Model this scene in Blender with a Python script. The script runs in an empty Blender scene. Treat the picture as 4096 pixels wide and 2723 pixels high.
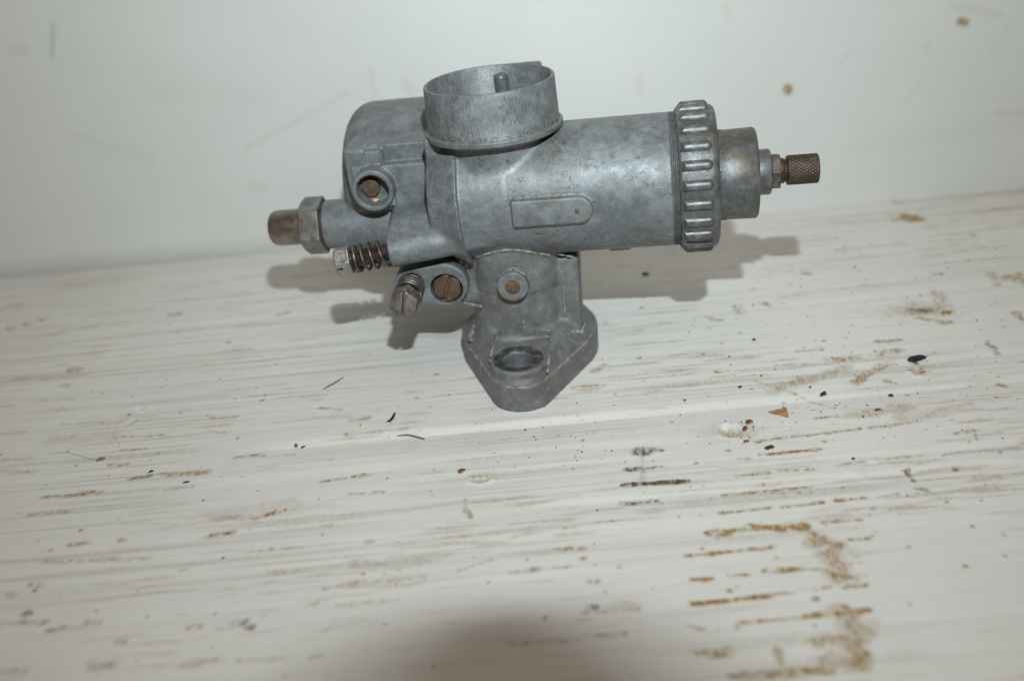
import bpy, bmesh, math, random
import numpy as np
from mathutils import Matrix, Vector
import openvdb as vdb

random.seed(7)
rng = np.random.default_rng(7)
SC = bpy.context.scene
COL = SC.collection
MM = 0.001

# ------------------------------------------------------------------ camera
CAM = np.array([0.0, -302.0, 172.0])                 # mm
PITCH, ROLL = math.radians(29.0), math.radians(5.3)
fw = np.array([0, math.cos(PITCH), -math.sin(PITCH)])
r0 = np.array([1.0, 0, 0]); u0 = np.cross(r0, fw)
rt = math.cos(ROLL) * r0 - math.sin(ROLL) * u0
upv = np.cross(rt, fw)
cam = bpy.data.cameras.new("camera")
co = bpy.data.objects.new("camera", cam); COL.objects.link(co)
R3 = Matrix((rt, upv, -fw)).transposed()
co.matrix_world = Matrix.Translation(Vector(CAM * MM)) @ R3.to_4x4()
cam.sensor_width = 23.6
cam.lens = 23.6 * 4000 / 4096
cam.clip_start = 0.01; cam.clip_end = 20
cam.dof.use_dof = True
cam.dof.focus_distance = 0.303
cam.dof.aperture_fstop = 4.8
SC.camera = co

# ------------------------------------------------------------------ room light and flash
world = bpy.data.worlds.new("World"); SC.world = world; world.use_nodes = True
bg = world.node_tree.nodes["Background"]
bg.inputs[0].default_value = (1.0, 0.73, 0.53, 1); bg.inputs[1].default_value = 0.15

def area(name, loc, target, sx, sy, watt, col, shape='RECTANGLE'):
    l = bpy.data.lights.new(name, 'AREA'); l.shape = shape; l.size = sx; l.size_y = sy
    l.energy = watt; l.color = col
    o = bpy.data.objects.new(name, l); COL.objects.link(o)
    o.location = Vector(loc)
    o.rotation_euler = (Vector(target) - Vector(loc)).to_track_quat('-Z', 'Y').to_euler()
    return o
FLASH = CAM + 103 * upv - 50 * fw + 14 * rt
flash = area("camera_flash", FLASH * MM, (FLASH + 300 * fw + 18 * upv) * MM, 0.010, 0.003, 0.60, (0.88, 0.985, 1.0))
flash.data.spread = math.radians(102)
room = area("ceiling_lamp", (0.25, -0.55, 1.5), (0.0, 0.0, 0.0), 0.9, 0.9, 2.2, (1.0, 0.79, 0.62))

SC.view_settings.view_transform = 'Standard'; SC.view_settings.look = 'None'
SC.view_settings.exposure = 0.0; SC.view_settings.gamma = 1.0
SC.render.engine = 'CYCLES'
SC.cycles.max_bounces = 8

# ------------------------------------------------------------------ material helpers
def new_mat(name):
    m = bpy.data.materials.new(name); m.use_nodes = True
    nt = m.node_tree; b = nt.nodes["Principled BSDF"]
    return m, nt, b
def N(nt, typ, **kw):
    n = nt.nodes.new(typ)
    for k, v in kw.items():
        if k.startswith('i_'):
            key = k[2:]
            n.inputs[int(key) if key.isdigit() else key].default_value = v
        else: setattr(n, k, v)
    return n
def L(nt, a, b): nt.links.new(a, b)
def mixc(nt, fac, a, b, blend='MIX'):
    n = nt.nodes.new('ShaderNodeMix'); n.data_type = 'RGBA'; n.blend_type = blend
    for sock, v in ((n.inputs[0], fac), (n.inputs[6], a), (n.inputs[7], b)):
        if isinstance(v, (int, float)): sock.default_value = v
        elif isinstance(v, tuple): sock.default_value = v if len(v) == 4 else (*v, 1)
        else: nt.links.new(v, sock)
    return n.outputs[2]
def ramp(nt, src, pts):
    n = nt.nodes.new('ShaderNodeMapRange'); n.interpolation_type = 'SMOOTHSTEP'
    n.inputs[1].default_value, n.inputs[2].default_value = pts[0], pts[1]
    n.inputs[3].default_value, n.inputs[4].default_value = (pts[2], pts[3]) if len(pts) > 2 else (0, 1)
    nt.links.new(src, n.inputs[0]); return n.outputs[0]
def math_(nt, op, a, b=None):
    n = nt.nodes.new('ShaderNodeMath'); n.operation = op
    for i, v in enumerate((a, b)):
        if v is None: continue
        if isinstance(v, (int, float)): n.inputs[i].default_value = v
        else: nt.links.new(v, n.inputs[i])
    return n.outputs[0]
def noise(nt, scale, detail=3, rough=0.55, vec=None, stretch=None, rot=None, dist=0.0):
    n = nt.nodes.new('ShaderNodeTexNoise'); n.inputs['Scale'].default_value = scale
    n.inputs['Detail'].default_value = detail; n.inputs['Roughness'].default_value = rough
    n.inputs['Distortion'].default_value = dist
    tc = nt.nodes.new('ShaderNodeTexCoord'); v = tc.outputs['Object']
    if stretch or rot:
        mp = nt.nodes.new('ShaderNodeMapping')
        if stretch: mp.inputs['Scale'].default_value = stretch
        if rot: mp.inputs['Rotation'].default_value = rot
        nt.links.new(v, mp.inputs[0]); v = mp.outputs[0]
    nt.links.new(v, n.inputs['Vector']); return n.outputs[0]

def zinc(name, lo=(.136, .151, .163), hi=(.218, .241, .256), metallic=.38, rough=(.47, .66), ticks=None,
         scratches=False, brown=.25, bump=.10, warm=0.0):
    """dull die-cast zinc: mottled grey, fine pitting, brown film in patches"""
    m, nt, b = new_mat(name)
    base = mixc(nt, ramp(nt, noise(nt, 130, 8, .72), (.34, .68)), lo, hi)
    base = mixc(nt, ramp(nt, noise(nt, 420, 3, .6), (.46, .74, 0, .45)), base, (.30, .315, .325))
    # darker blotches
    base = mixc(nt, ramp(nt, noise(nt, 190, 7, .75), (.575, .72, 0, .6)), base, (.088, .088, .084))
    # pits
    pit = ramp(nt, noise(nt, 1500, 2, .6), (.645, .70, 0, .75))
    base = mixc(nt, pit, base, (.075, .06, .048))
    # brown oil film
    film = math_(nt, 'MULTIPLY', ramp(nt, noise(nt, 75, 7, .72), (.47, .70)), brown * 1.9)
    base = mixc(nt, film, base, (.105, .092, .072))
    speck = ramp(nt, noise(nt, 800, 2, .5), (.735, .76, 0, .75))
    base = mixc(nt, speck, base, (.10, .055, .033))
    h = noise(nt, 900, 4, .65)
    if ticks:
        t1 = ramp(nt, noise(nt, 1150, 1.5, .5, stretch=ticks), (.575, .64))
        t1 = math_(nt, 'MULTIPLY', t1, ramp(nt, noise(nt, 75, 2), (.36, .56)))
        base = mixc(nt, math_(nt, 'MULTIPLY', t1, .72), base, (.072, .066, .06))
    if scratches:
        v = nt.nodes.new('ShaderNodeTexVoronoi'); v.feature = 'DISTANCE_TO_EDGE'; v.inputs['Scale'].default_value = 260
        tc = nt.nodes.new('ShaderNodeTexCoord'); mp = nt.nodes.new('ShaderNodeMapping')
        mp.inputs['Rotation'].default_value = (.3, .5, .7); mp.inputs['Scale'].default_value = (.45, 1.0, 1.3)
        nz = nt.nodes.new('ShaderNodeTexNoise'); nz.inputs['Scale'].default_value = 300; nz.inputs['Detail'].default_value = 4
        L(nt, tc.outputs['Object'], nz.inputs['Vector'])
        add = nt.nodes.new('ShaderNodeVectorMath'); add.operation = 'MULTIPLY_ADD'
        add.inputs[1].default_value = (.006, .006, .006)
        L(nt, nz.outputs['Color'], add.inputs[0]); L(nt, tc.outputs['Object'], add.inputs[2])
        L(nt, add.outputs[0], mp.inputs[0]); L(nt, mp.outputs[0], v.inputs['Vector'])
        line = ramp(nt, v.outputs['Distance'], (.008, .045, 1, 0))
        line = math_(nt, 'MULTIPLY', line, ramp(nt, noise(nt, 120, 3), (.47, .57)))
        line = math_(nt, 'MULTIPLY', line, ramp(nt, noise(nt, 900, 2), (.40, .60)))
        base = mixc(nt, math_(nt, 'MULTIPLY', line, .8), base, (.06, .052, .045))
        s2 = ramp(nt, noise(nt, 700, 1, .5, stretch=(.12, 1.6, 1.6)), (.68, .73))
        base = mixc(nt, math_(nt, 'MULTIPLY', s2, .16), base, (.42, .43, .44))
    L(nt, base, b.inputs['Base Color'])
    b.inputs['Metallic'].default_value = metallic
    L(nt, ramp(nt, noise(nt, 260, 3), (.3, .7, rough[0], rough[1])), b.inputs['Roughness'])
    bp = nt.nodes.new('ShaderNodeBump'); bp.inputs['Strength'].default_value = bump; bp.inputs['Distance'].default_value = .0006
    L(nt, h, bp.inputs['Height']); L(nt, bp.outputs[0], b.inputs['Normal'])
    return m

def worn(name, c1, c2, c3=None, metallic=.7, rough=(.35, .6), scale=300, bump=.15, fine=1500, c3lim=(.5, .66)):
    m, nt, b = new_mat(name)
    base = mixc(nt, ramp(nt, noise(nt, scale, 4, .65), (.38, .64)), c1, c2)
    if c3: base = mixc(nt, ramp(nt, noise(nt, scale * .6, 5, .7), (*c3lim, 0, .9)), base, c3)
    base = mixc(nt, ramp(nt, noise(nt, fine, 2), (.62, .70, 0, .7)), base, tuple(x * .3 for x in c1))
    L(nt, base, b.inputs['Base Color']); b.inputs['Metallic'].default_value = metallic
    L(nt, ramp(nt, noise(nt, scale * 1.4, 3), (.3, .7, *rough)), b.inputs['Roughness'])
    bp = nt.nodes.new('ShaderNodeBump'); bp.inputs['Strength'].default_value = bump; bp.inputs['Distance'].default_value = .0005
    L(nt, noise(nt, fine * .7, 4, .6), bp.inputs['Height']); L(nt, bp.outputs[0], b.inputs['Normal'])
    return m
def plain(name, c, rough=.8, var=.35, scale=600, metallic=0.0):
    m, nt, b = new_mat(name)
    base = mixc(nt, ramp(nt, noise(nt, scale, 3), (.35, .65)), tuple(x * (1 - var) for x in c), tuple(min(1, x * (1 + var)) for x in c))
    L(nt, base, b.inputs['Base Color']); b.inputs['Roughness'].default_value = rough; b.inputs['Metallic'].default_value = metallic
    return m

MAT = dict(
    zinc=zinc("cast_zinc"),
    barrel=zinc("barrel_zinc", scratches=True, brown=.30, lo=(.138, .155, .168), hi=(.224, .248, .264), rough=(.46, .63), metallic=.40),
    bell=zinc("bell_zinc", ticks=(2.3, 2.3, .5), brown=.30),
    spigot=zinc("spigot_zinc", lo=(.136, .139, .145), hi=(.208, .212, .220), brown=.28, metallic=.30, rough=(.5, .7)),
    cap=zinc("cap_zinc", lo=(.080, .087, .093), hi=(.160, .174, .184), brown=.6, rough=(.40, .55), metallic=.5),
    bowl=zinc("bowl_zinc", brown=.3, lo=(.128, .141, .151)),
    thread=worn("oily_thread", (.15, .152, .155), (.21, .215, .22), rough=(.5, .7), metallic=.35),
    steel=worn("worn_steel", (.235, .205, .175), (.31, .28, .245), (.15, .095, .06), metallic=.9, rough=(.30, .42), scale=140),
    nut=worn("dull_nut_steel", (.19, .19, .185), (.28, .28, .275), (.16, .13, .095), metallic=.7, rough=(.4, .55)),
    rusty=worn("rusty_steel", (.15, .135, .125), (.27, .25, .235), (.13, .065, .035), metallic=.6, rough=(.4, .65)),
    knurl=worn("brown_knurl", (.052, .032, .023), (.095, .064, .05), (.045, .027, .018), metallic=.5, rough=(.38, .6)),
    spring=worn("spring_steel", (.11, .095, .085), (.22, .205, .195), (.10, .055, .03), metallic=.8, rough=(.3, .5)),
    lock=worn("dull_lock_nut", (.085, .075, .058), (.15, .14, .115), (.07, .05, .035), metallic=.5, rough=(.4, .6)),
    bolt=worn("browned_brass", (.13, .085, .055), (.19, .13, .09), (.11, .06, .042), metallic=.55, rough=(.38, .6), scale=200),
    bright=worn("bright_steel", (.30, .30, .295), (.40, .39, .38), (.17, .14, .11), metallic=.9, rough=(.32, .5), scale=350, c3lim=(.58, .7)),
    plug=worn("brown_plug", (.105, .062, .042), (.155, .10, .07), (.08, .05, .035), metallic=.25, rough=(.55, .75), scale=700),
    residue=plain("cream_residue", (.235, .228, .19), .95, .3, 500),
    hole=zinc("dirty_hole_rim", lo=(.035, .034, .035), hi=(.065, .063, .063), brown=.3, metallic=.3),
    grime=plain("oily_grime", (.115, .082, .042), .75, .7, 900),
    crumb=plain("dark_crumb", (.06, .04, .03), .8, .6, 500),
    rustcrumb=plain("rust_crumb", (.20, .075, .03), .85, .5, 700),
    black=plain("black_flake", (.012, .012, .013), .6, .4, 700),
    tan=plain("tan_flake", (.34, .20, .09), .7, .2, 400),
    yellow=plain("straw_chip", (.55, .33, .11), .6, .35, 900),
    olive=plain("olive_fibre", (.14, .115, .055), .7, .3, 400),
    hair=plain("grey_hair", (.20, .17, .15), .6),
    lens=plain("caster_black", (.02, .02, .02), .5),
)

# ------------------------------------------------------------------ object helpers
def finish(name, me, mat, parent=None, smooth=True, sharp=38):
    me.materials.append(mat)
    if smooth:
        me.polygons.foreach_set('use_smooth', np.ones(len(me.polygons), bool))
        if sharp: me.set_sharp_from_angle(angle=math.radians(sharp))
    o = bpy.data.objects.new(name, me); COL.objects.link(o)
    if parent: o.parent = parent
    return o
def mesh(name, verts, faces):
    me = bpy.data.meshes.new(name); me.from_pydata([tuple(v) for v in verts], [], faces); me.update(); return me

# frames: flange frame (root local, mm) and upper frame (leans 2.1 deg to the left on the flange)
YAW, TILT, P0 = math.radians(-8.5), math.radians(2.1), np.array([0, 0, 20.0])
M2 = np.array([[math.cos(-TILT), 0, math.sin(-TILT)], [0, 1, 0], [-math.sin(-TILT), 0, math.cos(-TILT)]])
def U(v): return (np.asarray(v, float) - P0) @ M2.T + P0           # upper -> root local
def UI(x, y, z):                                                   # root local -> upper (arrays)
    c, s = math.cos(TILT), math.sin(TILT); zz = z - 20.0
    return c * x + s * zz, y, -s * x + c * zz + 20.0
M2_4 = Matrix.Translation((0, 0, .020)) @ Matrix(M2.tolist()).to_4x4() @ Matrix.Translation((0, 0, -.020))
def mat_to(axis_dir, origin):
    """matrix taking +z to axis_dir, placed at origin (mm, upper frame)"""
    q = Vector((0, 0, 1)).rotation_difference(Vector(axis_dir).normalized())
    return Matrix.Translation(Vector(origin)) @ q.to_matrix().to_4x4()
def xf(verts, M=None, upper=True):
    v = np.asarray(verts, float)
    if M is not None:
        A = np.array(M); v = v @ A[:3, :3].T + A[:3, 3]
    if upper: v = U(v)
    return v * MM

def lathe(name, prof, mat, parent, M, seg=96, upper=True, closed=False, fn=None, sharp=38):
    """prof: list of (axial, radius) revolved about local z, then moved by M"""
    prof = np.array(prof, float); n = len(prof)
    a = np.linspace(0, 2 * np.pi, seg, endpoint=False)
    r = prof[:, 1][:, None] * np.ones(seg); z = prof[:, 0][:, None] * np.ones(seg)
    if fn is not None: r, z = fn(r, z, a[None, :] * np.ones((n, 1)))
    v = np.stack([r * np.cos(a), r * np.sin(a), z], -1).reshape(-1, 3)
    f = []
    for i in range(n - 1 + (1 if closed else 0)):
        i2 = (i + 1) % n
        for j in range(seg):
            j2 = (j + 1) % seg
            f.append((i * seg + j, i * seg + j2, i2 * seg + j2, i2 * seg + j))
    if not closed:
        f.append(tuple(range(seg))[::-1]); f.append(tuple((n - 1) * seg + j for j in range(seg)))
    return finish(name, mesh(name, xf(v, M, upper), f), mat, parent, sharp=sharp)

def tube_mesh(pts, rad, sides=8, cap=True):
    pts = np.asarray(pts, float); n = len(pts)
    rad = np.broadcast_to(np.asarray(rad, float), (n,))
    t = np.gradient(pts, axis=0); t /= np.linalg.norm(t, axis=1)[:, None] + 1e-12
    ref = np.array([0.31, 0.17, 0.93]); vs = []
    nrm = np.cross(t[0], ref); nrm /= np.linalg.norm(nrm)
    for i in range(n):
        nrm = nrm - t[i] * (nrm @ t[i]); nrm /= np.linalg.norm(nrm) + 1e-12
        bn = np.cross(t[i], nrm)
        for k in range(sides):
            a = 2 * math.pi * k / sides
            vs.append(pts[i] + rad[i] * (math.cos(a) * nrm + math.sin(a) * bn))
    f = [(i * sides + k, i * sides + (k + 1) % sides, (i + 1) * sides + (k + 1) % sides, (i + 1) * sides + k)
         for i in range(n - 1) for k in range(sides)]
    if cap: f += [tuple(range(sides))[::-1], tuple((n - 1) * sides + k for k in range(sides))]
    return np.array(vs), f

# ---- signed distance modelling: numpy fields meshed with OpenVDB
def smin(a, b, k):
    h = np.clip(.5 + .5 * (b - a) / k, 0, 1); return b + (a - b) * h - k * h * (1 - h)
def smax(a, b, k): return -smin(-a, -b, k)
def hyp(a, b): return np.sqrt(a * a + b * b)
def box(x, y, z, x0, x1, y0, y1, z0, z1, r=0.0):
    qx = np.abs(x - (x0 + x1) / 2) - (x1 - x0) / 2 + r; qy = np.abs(y - (y0 + y1) / 2) - (y1 - y0) / 2 + r
    qz = np.abs(z - (z0 + z1) / 2) - (z1 - z0) / 2 + r
    o = np.sqrt(np.maximum(qx, 0) ** 2 + np.maximum(qy, 0) ** 2 + np.maximum(qz, 0) ** 2)
    return o + np.minimum(np.maximum(qx, np.maximum(qy, qz)), 0) - r
def cyl(rad, ax, lo, hi, r=0.0):
    """rad: distance from axis minus radius; ax: axial coordinate"""
    q = np.abs(ax - (lo + hi) / 2) - (hi - lo) / 2 + r; p = rad + r
    return np.sqrt(np.maximum(p, 0) ** 2 + np.maximum(q, 0) ** 2) + np.minimum(np.maximum(p, q), 0) - r
def hull2(x, y, ax, ay, ra, bx, by, rb):
    """exact distance to the hull of two circles"""
    h = math.hypot(bx - ax, by - ay); ux, uy = (bx - ax) / h, (by - ay) / h
    px = np.abs(-(x - ax) * uy + (y - ay) * ux); py = (x - ax) * ux + (y - ay) * uy
    b = (ra - rb) / h; a = math.sqrt(1 - b * b); k = -b * px + a * py
    d = px * a + py * b - ra
    d = np.where(k < 0, hyp(px, py) - ra, d); return np.where(k > a * h, hyp(px, py - h) - rb, d)
def sdf_mesh(fn, lo, hi, vox):
    ax = [np.arange(l, h + vox, vox, dtype=np.float32) for l, h in zip(lo, hi)]
    X, Y, Z = ax[0][:, None, None], ax[1][None, :, None], ax[2][None, None, :]
    a = np.array(np.broadcast_to(fn(X, Y, Z), tuple(map(len, ax))), np.float32)
    lim = 3 * vox; np.clip(a, -lim, lim, out=a)
    a[0], a[-1] = lim, lim; a[:, 0], a[:, -1] = lim, lim; a[:, :, 0], a[:, :, -1] = lim, lim
    g = vdb.FloatGrid(lim); g.copyFromArray(a, tolerance=1e-6); g.gridClass = vdb.GridClass.LEVEL_SET
    p, q = g.convertToQuads(isovalue=0.0)
    return p.astype(np.float64) * vox + np.array(lo), q[:, ::-1]
def np_mesh(name, v, q):
    me = bpy.data.meshes.new(name)
    me.vertices.add(len(v)); me.vertices.foreach_set('co', np.ascontiguousarray(v, np.float32).ravel())
    k = q.shape[1]
    me.loops.add(q.size); me.loops.foreach_set('vertex_index', np.ascontiguousarray(q, np.int32).ravel())
    me.polygons.add(len(q)); me.polygons.foreach_set('loop_start', np.arange(0, q.size, k, dtype=np.int32))
    me.update(calc_edges=True); me.validate(); return me
def sdf_obj(name, fn, lo, hi, vox, mat, parent, M=None, upper=True):
    v, q = sdf_mesh(fn, lo, hi, vox)
    return finish(name, np_mesh(name, xf(v, M, upper), q), mat, parent, sharp=None)
def sdf_split(fn, lo, hi, vox, labels, parent_of, upper):
    """one smooth casting cut into named parts: labels = [(name, fn, mat)]"""
    v, q = sdf_mesh(fn, lo, hi, vox)
    whole = np_mesh("casting", xf(v, None, upper), q)
    vn = np.zeros(len(v) * 3, np.float32); whole.vertex_normals.foreach_get('vector', vn); vn = vn.reshape(-1, 3)
    c = v[q].mean(1); d = np.stack([f(c[:, 0], c[:, 1], c[:, 2]) for _, f, _ in labels]); lab = d.argmin(0)
    out = {}
    for i, (name, _, mat) in enumerate(labels):
        qq = q[lab == i]
        if not len(qq): continue
        used, inv = np.unique(qq, return_inverse=True)
        me = np_mesh(name, xf(v[used], None, upper), inv.reshape(-1, 4))
        par = parent_of(name, out)
        o = finish(name, me, mat, par, sharp=None)
        me.normals_split_custom_set_from_vertices([tuple(n) for n in vn[used]])
        out[name] = o
    bpy.data.meshes.remove(whole); return out
STROKES = [
 ('b',1.6,0.9,[(38.9,-110.8),(60.3,-110.5)]),
 ('b',1.3,0.8,[(38.2,-119.3),(43.0,-119.6)]),
 ('b',1.5,0.9,[(56.4,-118.7),(64.8,-119.1)]),
 ('b',1.0,0.5,[(65.3,-119.1),(69.4,-119.7)]),
 ('b',1.2,0.6,[(77.1,-118.8),(79.8,-118.8)]),
 ('b',1.0,0.5,[(47.3,-119.0),(52.0,-119.5)]),
 ('b',1.4,0.9,[(36.6,-127.3),(45.4,-127.3)]),
 ('b',1.4,0.8,[(47.0,-127.2),(55.8,-126.9)]),
 ('b',1.0,0.5,[(56.9,-126.7),(60.5,-126.8)]),
 ('b',1.1,0.7,[(66.2,-126.4),(69.4,-126.1)]),
 ('b',1.4,0.9,[(73.4,-126.6),(78.1,-126.5)]),
 ('b',1.2,0.7,[(46.1,-134.8),(63.7,-134.6)]),
 ('b',1.5,0.9,[(63.8,-134.4),(75.8,-134.5)]),
 ('b',1.1,0.4,[(34.3,-134.0),(37.4,-135.7)]),
 ('b',5.3,0.55,[(71.5,-109.6),(75.2,-111.7),(74.2,-118.0),(73.5,-123.3)]),
 ('b',2.9,0.7,[(47.6,-103.7),(56.3,-102.3)]),
 ('b',2.9,0.85,[(59.6,-102.8),(69.4,-103.8)]),
 ('b',2.0,0.5,[(69.0,-105.0),(73.9,-109.1)]),
 ('b',5.2,0.5,[(70.5,-135.2),(71.8,-140.1)]),
 ('b',3.7,0.45,[(62.6,-142.8),(68.8,-143.0)]),
 ('b',4.2,0.7,[(68.0,-145.4),(70.3,-144.4),(67.7,-149.2)]),
 ('b',4.2,0.45,[(62.9,-148.0),(66.6,-149.6)]),
 ('b',2.4,0.6,[(41.1,-149.6),(61.1,-150.5)]),
 ('b',1.5,0.8,[(55.1,-150.1),(58.8,-150.2)]),
 ('b',2.5,0.55,[(34.5,-142.6),(41.6,-143.2)]),
 ('b',1.8,0.4,[(52.7,-143.6),(52.0,-147.9)]),
 ('b',1.3,0.6,[(53.5,-87.8),(62.4,-87.7)]),
 ('b',1.3,0.7,[(64.8,-87.6),(76.6,-87.5)]),
 ('b',1.4,0.7,[(50.5,-95.7),(63.8,-95.4)]),
 ('b',1.2,0.6,[(67.3,-95.5),(77.7,-95.2)]),
 ('b',1.6,0.8,[(81.9,-94.9),(88.8,-94.7)]),
 ('b',1.3,0.6,[(58.9,-80.3),(67.4,-80.1)]),
 ('b',1.3,0.5,[(70.6,-79.6),(79.4,-80.5)]),
 ('b',1.3,0.6,[(88.8,-79.4),(94.3,-79.2)]),
 ('b',1.0,0.4,[(60.7,-72.9),(64.4,-73.0)]),
 ('b',1.3,0.65,[(67.7,-71.9),(83.9,-71.8)]),
 ('b',1.3,0.5,[(68.2,-65.5),(81.2,-64.3)]),
 ('b',1.4,0.6,[(81.0,-64.8),(98.5,-63.8)]),
 ('b',1.3,0.4,[(101.7,-63.7),(116.7,-62.8)]),
 ('b',1.3,0.6,[(88.1,-56.5),(94.5,-56.7)]),
 ('b',1.2,0.4,[(98.1,-78.8),(110.3,-78.7)]),
 ('b',1.4,0.5,[(124.1,-70.7),(130.2,-69.5)]),
 ('b',1.2,0.4,[(117.3,-79.3),(121.2,-78.8)]),
 ('b',1.1,0.5,[(75.3,-102.9),(84.7,-103.3)]),
 ('b',1.3,0.7,[(80.0,-110.3),(84.3,-110.5)]),
 ('b',1.7,0.6,[(147.5,-46.2),(149.4,-47.9)]),
 ('b',1.6,0.5,[(143.7,-54.3),(146.9,-54.3)]),
 ('b',1.1,0.4,[(92.7,-95.1),(98.1,-94.5)]),
 ('d',3.8,0.8,[(33.2,-64.8),(36.3,-65.1)]),
 ('d',1.3,0.5,[(37.9,-65.0),(40.4,-65.2)]),
 ('d',1.6,0.9,[(29.2,-72.7),(39.7,-72.8)]),
 ('d',1.6,0.95,[(26.9,-79.9),(44.3,-80.6)]),
 ('d',1.3,0.22,[(35.0,-62.9),(32.0,-84.1)]),
 ('d',1.5,0.7,[(25.8,-87.5),(34.9,-87.9)]),
 ('b',2.7,0.6,[(102.3,-24.6),(112.3,-24.3)]),
 ('g',5.1,0.5,[(81.6,-37.8),(95.0,-34.2),(105.2,-30.7)]),
 ('b',3.8,0.3,[(82.2,-37.9),(95.0,-34.2),(105.2,-30.7)]),
 ('b',2.8,0.55,[(105.9,-38.8),(118.8,-29.7)]),
 ('b',2.2,0.4,[(95.2,-17.5),(101.8,-17.2)]),
 ('b',3.4,0.4,[(118.8,-24.1),(125.2,-22.4)]),
 ('b',1.3,0.3,[(85.1,-24.9),(94.9,-25.3)]),
 ('b',1.6,0.5,[(65.1,-25.5),(69.4,-25.5)]),
 ('b',1.6,0.4,[(18.2,-26.6),(28.1,-27.0)]),
 ('b',2.2,0.4,[(26.3,-17.7),(30.4,-14.2)]),
 ('d',2.0,0.5,[(121.8,-15.9),(128.2,-16.3)]),
 ('g',3.1,0.5,[(77.5,-40.3),(81.0,-39.6)]),
 ('b',0.8,0.4,[(76.0,-32.8),(94.9,-51.4)]),
 ('b',1.5,0.5,[(115.1,-39.8),(117.2,-41.5)]),
 ('b',4.5,0.35,[(99.8,-56.4),(107.9,-55.5),(116.8,-54.6)]),
 ('b',4.4,0.3,[(112.8,-59.8),(123.3,-59.2),(133.7,-56.3)]),
 ('d',1.6,0.5,[(155.6,-21.6),(155.1,-30.1)]),
 ('d',1.4,0.7,[(104.2,-84.8),(104.3,-89.3)]),
 ('d',1.2,0.5,[(104.1,-92.6),(105.8,-94.2)]),
 ('b',1.5,0.5,[(6.2,-103.8),(12.8,-104.3)]),
 ('g',1.7,0.5,[(-5.4,-111.2),(-1.0,-111.3)]),
 ('d',1.7,0.6,[(-0.1,-110.3),(0.7,-110.4)]),
 ('b',1.6,0.6,[(12.7,-108.0),(13.2,-108.1)]),
 ('d',1.8,0.5,[(14.7,-117.0),(15.2,-117.0)]),
 ('d',1.7,0.6,[(12.7,-125.3),(13.4,-125.6)]),
 ('b',1.5,0.3,[(11.5,-126.9),(20.7,-127.4)]),
 ('d',1.7,0.4,[(-6.4,-134.3),(8.5,-135.5)]),
 ('d',1.5,0.3,[(13.6,-134.8),(19.5,-135.2)]),
 ('b',4.2,0.3,[(19.8,-125.8),(20.9,-126.0)]),
 ('b',3.3,0.3,[(61.4,-59.3),(64.6,-62.1)]),
 ('g',6.6,0.3,[(56.4,-58.5),(67.7,-59.8)]),
 ('d',0.9,0.4,[(9.1,-95.8),(12.0,-96.0)]),
 ('b',1.0,0.4,[(-4.8,-97.5),(1.6,-96.7)]),
 ('b',1.1,0.4,[(5.0,-110.6),(8.9,-110.7)]),
 ('d',1.5,0.8,[(-118.2,-55.3),(-107.6,-53.6)]),
 ('b',2.5,0.6,[(-107.3,-54.8),(-94.1,-55.2)]),
 ('g',1.6,0.7,[(-87.5,-49.0),(-79.7,-48.0)]),
 ('d',0.9,0.4,[(-86.9,-48.5),(-80.4,-48.1)]),
 ('g',1.4,0.6,[(-78.2,-49.1),(-69.5,-49.4)]),
 ('d',1.4,0.7,[(-142.6,-60.0),(-130.1,-60.8)]),
 ('b',2.2,0.6,[(-130.4,-59.7),(-125.2,-60.0)]),
 ('b',6.0,0.22,[(-87.0,-76.2),(-66.9,-75.2)]),
 ('b',2.4,0.8,[(-74.8,-79.4),(-67.3,-77.1)]),
 ('g',2.4,0.5,[(-86.0,-78.2),(-77.3,-79.0)]),
 ('b',1.5,0.6,[(-58.4,-64.9),(-45.2,-63.3)]),
 ('b',1.3,0.6,[(-50.0,-72.3),(-40.7,-72.7)]),
 ('b',1.3,0.4,[(-105.4,-62.0),(-97.8,-61.5)]),
 ('b',1.1,0.8,[(-63.9,-25.2),(-57.3,-27.1)]),
 ('b',2.0,0.5,[(-52.4,-33.9),(-47.6,-33.9)]),
 ('g',1.6,0.6,[(-53.7,-42.3),(-35.4,-41.7)]),
 ('b',1.6,0.6,[(-125.0,-39.0),(-118.0,-39.5)]),
 ('b',1.9,0.6,[(-129.5,-31.1),(-113.0,-32.6)]),
 ('b',1.9,0.5,[(-99.4,-24.8),(-92.2,-25.6)]),
 ('b',1.5,0.4,[(-99.0,-33.0),(-92.4,-34.7)]),
 ('b',1.5,0.3,[(-109.8,-39.7),(-105.0,-39.9)]),
 ('b',1.7,0.4,[(-163.6,-38.2),(-153.7,-39.1)]),
 ('b',1.7,0.4,[(-161.2,-44.3),(-150.2,-46.5)]),
 ('b',4.1,0.5,[(-159.4,16.7),(-158.6,16.6)]),
 ('b',1.9,0.35,[(-169.8,11.7),(-152.6,11.7)]),
 ('b',1.8,0.3,[(-162.7,-3.3),(-152.8,-3.6)]),
 ('b',1.6,0.3,[(-150.0,-20.2),(-136.1,-21.2)]),
 ('b',1.8,0.35,[(-169.9,-22.6),(-162.0,-22.7)]),
 ('b',1.6,0.8,[(-122.5,-47.5),(-121.2,-47.3)]),
 ('b',1.4,0.6,[(-126.7,-46.8),(-124.7,-46.9)]),
 ('d',1.3,0.6,[(-83.0,-85.0),(-81.2,-85.0)]),
 ('b',1.7,0.7,[(-86.3,-85.0),(-81.2,-85.0)]),
 ('b',1.7,0.5,[(-142.7,-68.1),(-131.4,-68.2)]),
 ('b',1.5,0.6,[(-111.7,-83.8),(-110.4,-84.0)]),
 ('b',1.7,0.5,[(-126.1,-83.6),(-121.4,-83.4)]),
 ('b',1.8,0.35,[(-130.9,-90.0),(-102.2,-92.2)]),
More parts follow.
